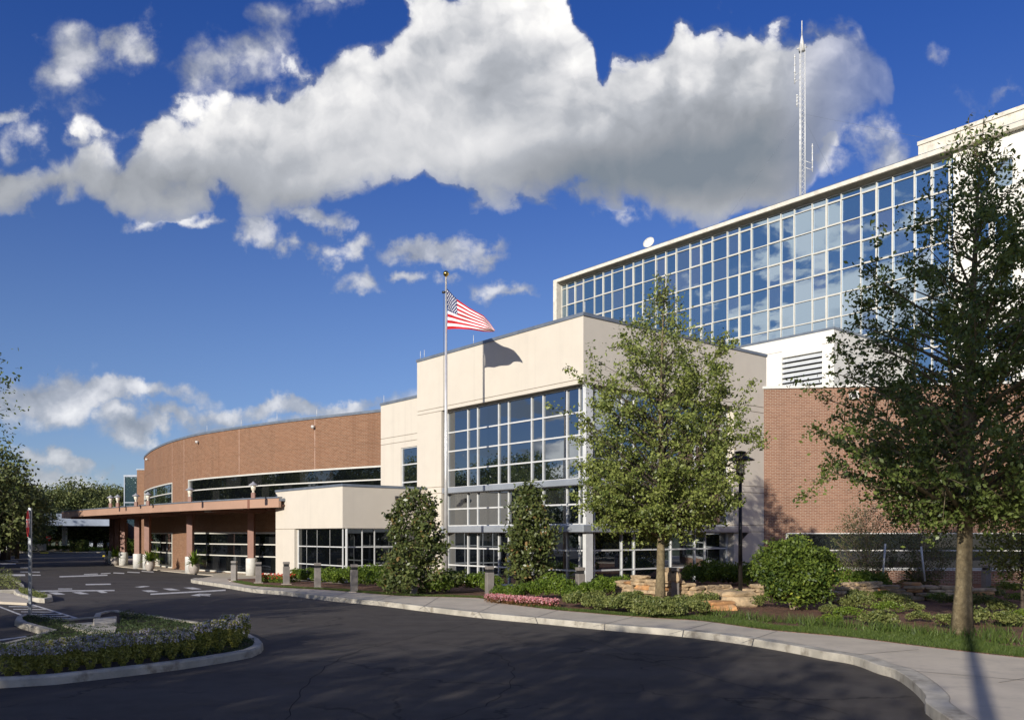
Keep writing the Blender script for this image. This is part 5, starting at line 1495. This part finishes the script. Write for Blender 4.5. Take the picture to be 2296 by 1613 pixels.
# ------------------------------------------------------------------ flagpole and flag
def flagpole():
    Y = 35.0; b = at(1000, Y); b.z = .15
    ztop = H + Y * (V0 - 621) / F
    root = thing('flagpole', 'tall shining steel flagpole with gold ball in front of the entrance hall', 'flagpole', b)
    m = MB(); m.tube([(b.x, b.y, .15), (b.x, b.y, 5), (b.x, b.y, ztop)], [.085, .075, .04], 14); m.build('pole', 'steel', root)
    m = MB(); m.lathe([(.28, 0), (.28, .04), (.15, .1), (.11, .25)], tuple(b), 16); m.build('base_collar', 'steel', root)
    m = MB(); r = .12; m.lathe([(.03, -.02)] + [(r * math.sin(a), r + .02 - r * math.cos(a)) for a in [i * math.pi / 8 for i in range(1, 8)]] + [(.002, 2 * r + .02)], (b.x, b.y, ztop), 14); m.build('gold_ball', 'gold', root)
    m = MB(); m.tube([(b.x - .1, b.y, ztop - .55), (b.x - .1, b.y, 1.6)], .008, 4, cap=False); m.tube([(b.x - .16, b.y, ztop - .62), (b.x, b.y, ztop - .62)], .05, 6); m.build('halyard', 'black', root)
    # flag
    fl = Vector((b.x + .06, b.y, H + Y * (V0 - 738) / F))
    def lerp(tab, s):
        for (s0, *a), (s1, *c) in zip(tab, tab[1:]):
            if s0 <= s <= s1:
                f = (s - s0) / (s1 - s0); return [x + (y - x) * f for x, y in zip(a, c)]
        return list(tab[-1][1:])
    top = [(0, 1002, 646.5), (.2, 1012, 657), (.4, 1024, 670), (.6, 1053, 690), (.8, 1084, 707), (.92, 1097, 722), (1, 1110, 740)]
    bot = [(0, 1003, 738), (.2, 1015, 737), (.4, 1030, 736.8), (.6, 1056, 738.5), (.8, 1084, 743), (.92, 1097, 743.5), (1, 1107, 743.5)]
    nx, ny = 100, 65; vs = []
    for i in range(nx + 1):
        s = i / nx; ut, vt = lerp(top, s); ub, vb = lerp(bot, s)
        for j in range(ny + 1):
            t = j / ny
            u = ub + (ut - ub) * t + 2.0 * math.sin(s * 7 + t * 4) * t * (1 - t) * 2; v = vb + (vt - vb) * t
            dy = -1.3 * s ** .9 + .13 * math.sin(s * 16 + t * 3.0) * s + .07 * math.sin(s * 9 - t * 9) * (1 - t) - .25 * t * s
            YY = Y + dy * .9 + 0.0
            vs.append((YY * (u - U0) / F, YY, H + YY * (V0 - v) / F))
    fs = []; mi = []; stars = set()
    for i in range(nx):
        for j in range(ny):
            fs.append((i * (ny + 1) + j, (i + 1) * (ny + 1) + j, (i + 1) * (ny + 1) + j + 1, i * (ny + 1) + j + 1))
            stripe = 12 - j // 5; s = (i + .5) / nx
            if s < .4 and stripe < 7:
                cx = s / .4 * 12; cy = (65 - j - .5) / 35 * 10
                ix, iy = round(cx), round(cy)
                st = 0 < ix < 12 and 0 < iy < 10 and (ix + iy) % 2 == 0 and (cx - ix) ** 2 + (cy - iy) ** 2 < .17
                mi.append(1 if st else 2)
            else: mi.append(0 if stripe % 2 == 0 else 1)
    m = MB(); m.add(vs, fs); m.mi = mi; m.smooth = [True] * len(fs)
    o = m.build('flag', ['red_flag', 'white_flag', 'blue_flag'], None, loc=fl)
    tag(o, 'american flag with stars and stripes flying from the flagpole', 'flag')
flagpole()

# ------------------------------------------------------------------ bollards
def bollards():
    rows = [(525, 1301.7, 1256.6, 'grey bollard light nearest the canopy, first of the row'), (579.5, 1306, 1259, 'grey bollard light beside the red flowers, left of the pavilion'), (642, 1309.3, 1258.6, 'grey bollard light before the cream corner of the pavilion'),
            (712, 1317.6, 1261, 'grey bollard light before the pavilion window'), (794, 1326.6, 1264, 'grey bollard light among the bright hedge shrubs'), (926, 1332.6, 1266, 'grey bollard light in front of the left magnolia'),
            (1097.5, 1339, 1268, 'grey bollard light left of the pink flower bed'), (1301, 1343.7, 1270.7, 'grey bollard light by the glass corner post'), (1511, 1348, 1271.6, 'grey bollard light right of the middle oak trunk'),
            (2211, 1321, 1266, 'dark bollard light right of the big oak trunk')]
    proto = None
    for i, (u, vb, vt, lb) in enumerate(rows):
        p = gp(u, vb, .15)
        h = (vb - vt) / F * p.y
        if proto is None:
            t = thing('bollard', lb, 'bollard', (0, 0, 0), 'bollard lights along the sidewalk')
            m = MB(); m.box(-.125, .125, -.125, .125, 0, .80); m.build('post', 'bollard', t, bevel=.012)
            m = MB(); m.box(-.095, .095, -.095, .095, .80, .90)
            for z in (.815, .845, .875): m.box(-.115, .115, -.115, .115, z, z + .012)
            m.build('lamp_grille', 'bollard_cap', t)
            m = MB(); m.box(-.125, .125, -.125, .125, .90, 1.0); m.build('cap', 'bollard', t, bevel=.01)
            m = MB(); m.box(-.19, .19, -.19, .19, -.02, .025); m.build('footing', 'concrete', t)
            proto = t; t.location = p; t.scale = (1, 1, h)
        else: place(proto, p, random.uniform(-.05, .05) + .35, (1.08 if u < 700 else 1, 1.08 if u < 700 else 1, h), lb)
bollards()

# ------------------------------------------------------------------ street lamps
def lamp(u, vb, vt, lb):
    b = gp(u, vb, .15); hh = H + b.y * (V0 - vt) / F - .15
    t = thing('street_lamp', lb, 'street lamp', b, None)
    m = MB(); m.tube([b, b + Vector((0, 0, hh - 1.05))], [.075, .055], 12); m.lathe([(.13, 0), (.13, .1), (.085, .2)], tuple(b), 14); m.build('post', 'black', t)
    z = hh - 1.08; m = MB(); m.lathe([(.06, 0), (.1, .06), (.12, .2), (.1, .26), (.17, .3), (.17, .34)], (b.x, b.y, b.z + z), 16); m.build('lamp_holder', 'black', t)
    m = MB(); m.lathe([(.145, .34), (.145, .78)], (b.x, b.y, b.z + z), 20); m.build('lamp_glass', 'lens', t)
    m = MB()
    for k in range(4):
        a = k * math.pi / 2 + .4; x, y = b.x + .165 * math.cos(a), b.y + .165 * math.sin(a); m.tube([(x, y, b.z + z + .3), (x, y, b.z + z + .82)], .011, 5)
    m.build('cage', 'black', t)
    m = MB(); m.lathe([(.47, .76), (.46, .785), (.17, .93), (.15, .98), (.19, 1.0), (.19, 1.05), (.05, 1.08)], (b.x, b.y, b.z + z), 24); m.build('hood', 'black', t)
lamp(1660, 1341, 1010, 'black street lamp with wide hood and clear lantern between oak and brick wall')

# ------------------------------------------------------------------ stop sign
def stop_sign():
    b = gp(67.5, 1384); root = thing('stop_sign', 'stop sign on a galvanised post seen almost edge on', 'stop sign', b)
    m = MB(); zt = H + b.y * (V0 - 1139) / F
    m.box(b.x - .035, b.x + .035, b.y - .035, b.y + .035, 0, zt + .02); m.build('post', 'sign_post', root)
    zc = H + b.y * (V0 - 1173) / F; n = Vector((-.79, -.61, 0)).normalized()
    view = Vector((-b.x, -b.y, 0)).normalized(); n = (Matrix.Rotation(R(-84), 3, 'Z') @ view)
    if n.dot(Vector((-.42, -.9, 0))) < 0: n = (Matrix.Rotation(R(84), 3, 'Z') @ view)
    s = ZUP.cross(n); c = Vector((b.x, b.y, zc)) + n * .045
    def octa(r, d0, d1, name, mat):
        m = MB(); vs = []
        for d in (d0, d1):
            for k in range(8):
                a = math.pi / 8 + k * math.pi / 4; vs.append(c + (s * math.cos(a) + ZUP * math.sin(a)) * r + n * d)
        m.add(vs, [(7, 6, 5, 4, 3, 2, 1, 0), tuple(range(8, 16))] + [(k, (k + 1) % 8, 8 + (k + 1) % 8, 8 + k) for k in range(8)]); o = m.build(name, mat, root); fix_normals(o); return o
    octa(.415, 0, .006, 'border', 'white_paint'); octa(.39, .006, .009, 'face', 'sign_red'); octa(.41, -.006, -.0005, 'back_plate', 'sign_back')
    cu = bpy.data.curves.new('lettering', 'FONT'); cu.body = 'STOP'; cu.size = .34; cu.align_x = 'CENTER'; cu.align_y = 'CENTER'; cu.extrude = .001; cu.space_character = .95
    cu.materials.append(M['white_paint']); _t = bpy.data.objects.new('lettering', cu); COL.objects.link(_t); bpy.context.view_layer.update(); _me = bpy.data.meshes.new_from_object(_t); bpy.data.objects.remove(_t); _me.name = 'lettering'; o = bpy.data.objects.new('lettering', _me); COL.objects.link(o)
    mt = Matrix((( s.x, 0, n.x), (s.y, 0, n.y), (0, 1, 0))).to_4x4(); o.matrix_world = Matrix.Translation(c + n * .011 - Vector(b)) @ mt; 
    o.parent = root
stop_sign()

# ------------------------------------------------------------------ planters
def planter(base, s, lb, seed):
    t = thing('planter', lb, 'planter', base, None); m = MB()
    m.lathe([(.17, 0), (.2, .02), (.3, .2), (.34, .38), (.33, .48), (.29, .56), (.31, .6), (.31, .63), (.26, .63), (.25, .56)], tuple(base), 22); m.build('pot', 'pot', t)
    m = MB(); rnd = random.Random(seed)
    for k in range(95):
        a = rnd.uniform(0, 6.28); L = rnd.uniform(.5, 1.15); el = rnd.uniform(.35, 1.4); w = rnd.uniform(.04, .085); sd = Vector((-math.sin(a), math.cos(a), 0)); q = []
        for i in range(5):
            f = i / 4; r = L * f * math.cos(el); z = .6 + L * f * math.sin(el) - .55 * L * f * f * math.cos(el)
            c = Vector((base[0] + r * math.cos(a), base[1] + r * math.sin(a), base[2] + z)); ww = w * math.sin(.25 + f * 2.75)
            q += [c - sd * ww, c + sd * ww]
        m.add(q, [(2 * i, 2 * i + 2, 2 * i + 3, 2 * i + 1) for i in range(4)], 0, rnd.uniform(.1, .9))
    m.build('plant', 'leaf_hedge', t)
    t.scale = (s, s, s)
planter(tuple(gp(435, 1285.5, .04)), 1.0, 'clay urn of leafy plants right of a white column base, nearest under the canopy', 1)
planter(tuple(gp(336, 1278, .04)), 1.0, 'clay urn of leafy plants between two white column bases', 2)
planter(tuple(gp(258.5, 1266, .04)), 1.05, 'clay urn with big leaves at the kerb, second from the left end', 3)
planter(tuple(gp(243, 1259.5, .04)), 1.0, 'clay urn with big leaves at the far left end of the canopy walk', 4)
planter(tuple(gp(357, 1268, .04)), .95, 'clay urn in front of the short lower window', 5)
bush('low_bush', 'bright green bush by the far brick annex', 'bush', tuple(gp(291, 1250, .04)), 1.3, 2.4, 2500, .16, 'leaf_hedge', seed=12, build_stems=False)
def utility():
    m = MB(); p = gp(466, 1283.5, .15); m.box(p.x - .25, p.x + .25, p.y + 6, p.y + 6.5, .149, 1.0); o = m.build('litter_bin', 'brown', bevel=.03)
utility_needed = False

# ------------------------------------------------------------------ cars
def car(name, label, loc, rz, body, kind='suv', L=4.7, Wd=1.85, Hh=1.7, group=None):
    root = thing(name, label, 'car', (0, 0, 0), group)
    b = MB()
    hw = Wd / 2
    # cross sections along the length: x, bottom, belt, half width
    sec = [(-L / 2, .45, .78, .72), (-L / 2 + .12, .32, .95, .9), (-L / 2 + .9, .26, 1.02, 1.0), (-.3, .25, 1.02, 1.0), (L / 2 - 1.5, .25, 1.0, 1.0), (L / 2 - .5, .27, .93, .97), (L / 2 - .08, .33, .82, .86), (L / 2, .45, .68, .7)]
    vs = []
    for x, z0, z1, k in sec:
        w = hw * k
        vs += [(x, -w * .92, z0), (x, -w, z0 + .2), (x, -w * .98, z1 - .08), (x, -w * .9, z1), (x, w * .9, z1), (x, w * .98, z1 - .08), (x, w, z0 + .2), (x, w * .92, z0)]
    n = 8; fs = []
    for i in range(len(sec) - 1):
        for j in range(n): fs.append((i * n + j, i * n + (j + 1) % n, (i + 1) * n + (j + 1) % n, (i + 1) * n + j))
    fs += [tuple(range(n)), tuple((len(sec) - 1) * n + j for j in reversed(range(n)))]
    b.add(vs, fs)
    roof = Hh; x0 = -L / 2 + (.1 if kind == 'suv' else .8)
    cab = [(x0 + .05, 1.0, .88), (x0 + .35, roof - .08, .78), (x0 + .7, roof, .76), (L / 2 - 2.35, roof, .76), (L / 2 - 2.05, roof - .07, .77), (L / 2 - 1.3, 1.0, .88)]
    # roof shell
    r = []; 
    for x, z, k in cab[1:5]: r += [(x, -hw * k, z - .05), (x, -hw * k * .93, z), (x, hw * k * .93, z), (x, hw * k, z - .05)]
    b.add(r, [(i * 4 + j, i * 4 + j + 1, (i + 1) * 4 + j + 1, (i + 1) * 4 + j) for i in range(3) for j in range(3)] + [(0, 4, 8, 12, 15, 11, 7, 3)])
    # pillars
    for sgn in (-1, 1):
        for (xa, xb) in ((x0 + .05, x0 + .35), (0.15, .15), (L / 2 - 1.3, L / 2 - 2.05)):
            b.tube([(xa, sgn * hw * .875, 1.0), (xb, sgn * hw * .765, roof - .07)], .045, 5)
    o = b.build('body', body, root); fix_normals(o)
    g = MB(); pts = []
    for x, z, k in cab: pts.append((x, z, k))
    gv = []
    for sgn in (-1, 1): gv += [(x + (.02 if i < 3 else -.02), sgn * hw * (k - .015), z - (0 if z == 1.0 else .055)) for i, (x, z, k) in enumerate(pts)]
    g.add(gv, [tuple(range(6)), tuple(range(11, 5, -1)), (0, 6, 7, 1), (1, 7, 8, 2), (3, 9, 10, 4), (4, 10, 11, 5)]); o = g.build('windows', 'car_glass', root); fix_normals(o)
    for x in (-L / 2 + .95, L / 2 - .9):
        for sgn in (-1, 1):
            w = MB(); w.tube([(x, sgn * (hw - .2), .34), (x, sgn * (hw + .015), .34)], .34, 20); o = w.build('wheel', 'tyre', root)
            w = MB(); w.tube([(x, sgn * (hw + .005), .34), (x, sgn * (hw + .03), .34)], .21, 14); w.build('rim', 'alu', o)
    for sgn in (-1, 1):
        w = MB(); w.box(-L / 2 - .01, -L / 2 + .12, sgn * hw * .7 - .12, sgn * hw * .7 + .12, .78, .98); w.build('tail_light', 'light_red', root)
        w = MB(); w.box(L / 2 - .16, L / 2 - .02, sgn * hw * .68 - .17, sgn * hw * .68 + .17, .64, .78); w.build('headlight', 'light_clear', root)
    root.location = loc; root.rotation_euler = (0, 0, rz)
p = gp(222, 1229.5); car('parked_car', 'silver car parked far away behind the hedge, partly hidden by the canopy columns', (p.x, p.y, -.17), .15, 'car_silver', L=4.8)
p = gp(190, 1227.5); car('parked_car', 'dark blue car parked far away left of the silver one', (p.x, p.y + 4, -.17), 2.9, 'car_blue')
car('parked_car', 'white pickup-sized car parked off to the left and mirrored in the low windows', (-31, 30, 0), 1.3, 'car_white', L=5.2, Hh=1.8)
car('parked_car', 'silver car parked off to the left and mirrored in the low windows', (-34.5, 25, 0), 1.3, 'car_silver')

# ------------------------------------------------------------------ hedges, signs and clutter beneath the far trees
def far_clutter():
    for u0, u1, vb, vt, lb in ((41, 67, 1238, 1209, 'dark clipped hedge block left of the far white column'), (152, 184, 1238, 1210, 'dark clipped hedge block right of the far white column'), (68, 91, 1237, 1210, 'dark clipped hedge block around the far grey column')):
        a, c = gp(u0, vb), gp(u1, vb); z = H + a.y * (V0 - vt) / F
        root = thing('clipped_hedge', lb, 'hedge', ((a.x + c.x) / 2, a.y + 1, 0)); n = 5000
        P = rng.uniform(0, 1, (n, 3)); ax = rng.integers(0, 3, n); 
        for q in range(3): P[ax == q, q] = np.round(P[ax == q, q])
        P[:, 0] = a.x + P[:, 0] * (c.x - a.x); P[:, 1] = a.y + .5 + P[:, 1] * 1.4; P[:, 2] = P[:, 2] * z
        leaves(P, .16, 'leaf_oak_dark', 'foliage', root)
        m = MB(); m.box(a.x + .08, c.x - .08, a.y + .6, a.y + 1.8, 0, z - .08); m.build('inner_branches', 'bark_dark', root)
    b = gp(110, 1237); root = thing('do_not_enter_sign', 'small round red sign on a post under the far canopy', 'sign', b)
    m = MB(); m.tube([b, b + Vector((0, 0, 1.9))], .04, 6); m.build('post', 'sign_post', root)
    m = MB(); m.tube([(b.x, b.y - .08, 1.75), (b.x, b.y - .05, 1.75)], .38, 18); m.build('face', 'sign_red', root)
    m = MB(); m.box(b.x - .26, b.x + .26, b.y - .1, b.y - .082, 1.68, 1.82); m.build('bar', 'white_paint', root)
    b = gp(140, 1236)
    for u, h, mt, lb in ((80, .9, 'concrete', 'grey utility box beneath the far canopy'), (12, 1.5, 'white_paint', 'thin white marker post at the far left')):
        q = gp(u, 1238.6, .0); q.z = .1; w = .8 if h < 1 else .12; m = MB(); m.box(q.x - w, q.x + w, q.y + .4, q.y + .4 + w, .1, .1 + h); tag(m.build('utility_box' if h < 1 else 'marker_post', mt, bevel=.02), lb, 'box' if h < 1 else 'post')
    for i, (u, v, r, h, mt) in enumerate(((20, 1236, 1.6, 1.3, 'leaf_cover'), (34, 1236, 1.4, 1.1, 'leaf_hedge'), (100, 1236, 1.3, .9, 'leaf_cover'), (122, 1236, 1.6, 1.0, 'leaf_hedge'), (166, 1235.5, 1.4, 1.0, 'leaf_cover'), (205, 1236, 2.0, .7, 'leaf_hedge'))):
        p = gp(u, v, .1); bush('shrub', 'small shrub at the foot of the far canopy, %s' % ('leftmost', 'second from the left', 'left of the white column', 'just left of the white column', 'right of the white column', 'rightmost')[i], 'shrub', tuple(p), r, h, 700, .22, mt, 'shrubs under the far canopy', seed=60 + i, build_stems=False)
far_clutter()

# ------------------------------------------------------------------ far trees
FT = []
def far_tree(h, w, seed):
    return tree('background_tree', 'x', 'tree', (0, 0, 0), h, [(h * .2, w * .5), (h * .4, w * .95), (h * .6, w), (h * .78, w * .8), (h * .92, w * .45), (h, w * .12)], 60, 9000, .34, .3, h * .16, seed, 'leaf_far', 'bark_dark', None, sub=4, spread=.55)
FT = [far_tree(10, 4.2, 51), far_tree(10, 5.0, 52), far_tree(10, 3.6, 53)]
rowA = [(8, 80, 8.0), (30, 98, 8.0), (-30, 62, 9), (95, 122, 9.2), (128, 130, 9.0), (163, 124, 10.2), (190, 140, 9.6), (213, 126, 9.6), (236, 130, 9.6), (255, 126, 9.2), (276, 136, 9.2), (300, 140, 9.2), (146, 150, 10), (110, 150, 10), (75, 132, 9.2), (45, 140, 10.5),
        (205, 155, 10.5), (262, 160, 11), (-30, 110, 10), (230, 175, 11), (175, 170, 11), (330, 150, 9.5)]
for i, (u, Y, h) in enumerate(rowA):
    p = at(u, Y); p.z = -.05; s = h / 10
    near = Y < 100
    put(FT[i % 3], p, i * 1.3, (s * 1.05, s * 1.05, s), 'shady tree at the left edge nearer than the far row' if near else 'green tree in the far row beyond the parking lot', 'trees at the left edge' if near else 'trees beyond the parking lot')
# palm clump by the far canopy at the left
def palm(u, Y, h, lb, seed):
    b = at(u, Y); root = thing('palm_tree', lb, 'palm', b, 'far palms'); rnd = random.Random(seed)
    m = MB(); m.tube([b, b + Vector((.2, 0, h))], [.2, .13], 8); m.build('trunk', 'bark', root); m = MB()
    for k in range(26):
        a = rnd.uniform(0, 6.28); L = rnd.uniform(1.6, 2.3); el = rnd.uniform(-.3, 1.2); pts = []
        for i in range(6):
            t = i / 5; r = L * t * math.cos(el); pts.append(Vector((b.x + .2 + r * math.cos(a), b.y + r * math.sin(a), h + L * t * math.sin(el) - 1.1 * L * t * t * .6)))
        sd = Vector((-math.sin(a), math.cos(a), 0))
        for i in range(5):
            for q in range(2):
                p_ = pts[i] + (pts[i + 1] - pts[i]) * (q / 2); dd = (pts[i + 1] - pts[i]).normalized()
                for sg in (-1, 1): m.add([p_ - dd * .06, p_ + dd * .06, p_ + sd * sg * .45 + dd * .3 - Vector((0, 0, .2))], [(0, 1, 2)], 0, rnd.uniform(.3, .95))
    m.build('fronds', 'sago', root)
palm(38, 80, 3.6, 'palm at the left edge beneath the shady trees', 1); palm(18, 76, 2.6, 'shorter palm at the very left edge', 2)

# ------------------------------------------------------------------ trees around the viewpoint: they shade the road and show in the glass
def around():
    big = tree('shade_tree', 'x', 'tree', (0, 0, 0), 10, [(.6, 3.0), (2.2, 4.2), (5, 4.8), (7, 4.3), (8.8, 2.6), (10, .5)], 110, 30000, .25, .3, 1.6, 71, 'leaf_oak', 'bark', None, sub=6, spread=.38)
    spots = [(-34, -9, 1.05), (-26.5, -10.5, 1.1), (-19, -9, 1.02), (-12.0, -10.5, 1.08)]
    for i, (x, y, s) in enumerate(spots): put(big, (x, y, 0), i * 1.7, s, 'broad oak standing across the road behind the viewpoint', 'oaks behind the viewpoint')
    # tall high-crowned oak
    tree('tall_oak', 'tall high crowned oak behind the viewpoint throwing a long trunk shadow', 'tree', (-1.65, -4.2, 0), 18.5, [(11.4, 1.5), (12.4, 2.8), (14, 3.3), (15.6, 2.8), (17, 1.8), (18.5, .5)], 100, 20000, .24, .16, 11.2, 72, 'leaf_oak', 'bark', None, sub=6, spread=.35)
    for i, (x, y, s) in enumerate(((33, 27, 1.0), (40, 18, 1.1), (36, 33.5, .8), (47, 28, 1.2))): place(big, (x, y, 0), i * 1.1, s, 'oak added right of the bed outside the frame, darkening the hall glass reflection', 'added oaks on the far right')  # unseen oaks added to give the hall glass dark low reflections
    # grove to the left; last trees added to block bright horizon in reflections
    k = 0
    for (x, y, s) in ((-52, 8, 1.1), (-55, 18, 1.0), (-50, 27, 1.15), (-57, 37, 1.1), (-62, 48, 1.2), (-60, -2, 1.15), (-46, 1, .95), (-66, 27, 1.3), (-70, 60, 1.1), (-68, 10, 1.3), (-44, -10, 1.1), (-46, 56, 1.0), (-54, 66, 1.1), (-62, 76, 1.2), (-50, 48, .95), (-70, 90, 1.2)):
        place(big, (x, y, 0), k * 2.3, s, 'oak in the grove left of the lot, mirrored in the glass front', 'grove left of the lot'); k += 1
around()
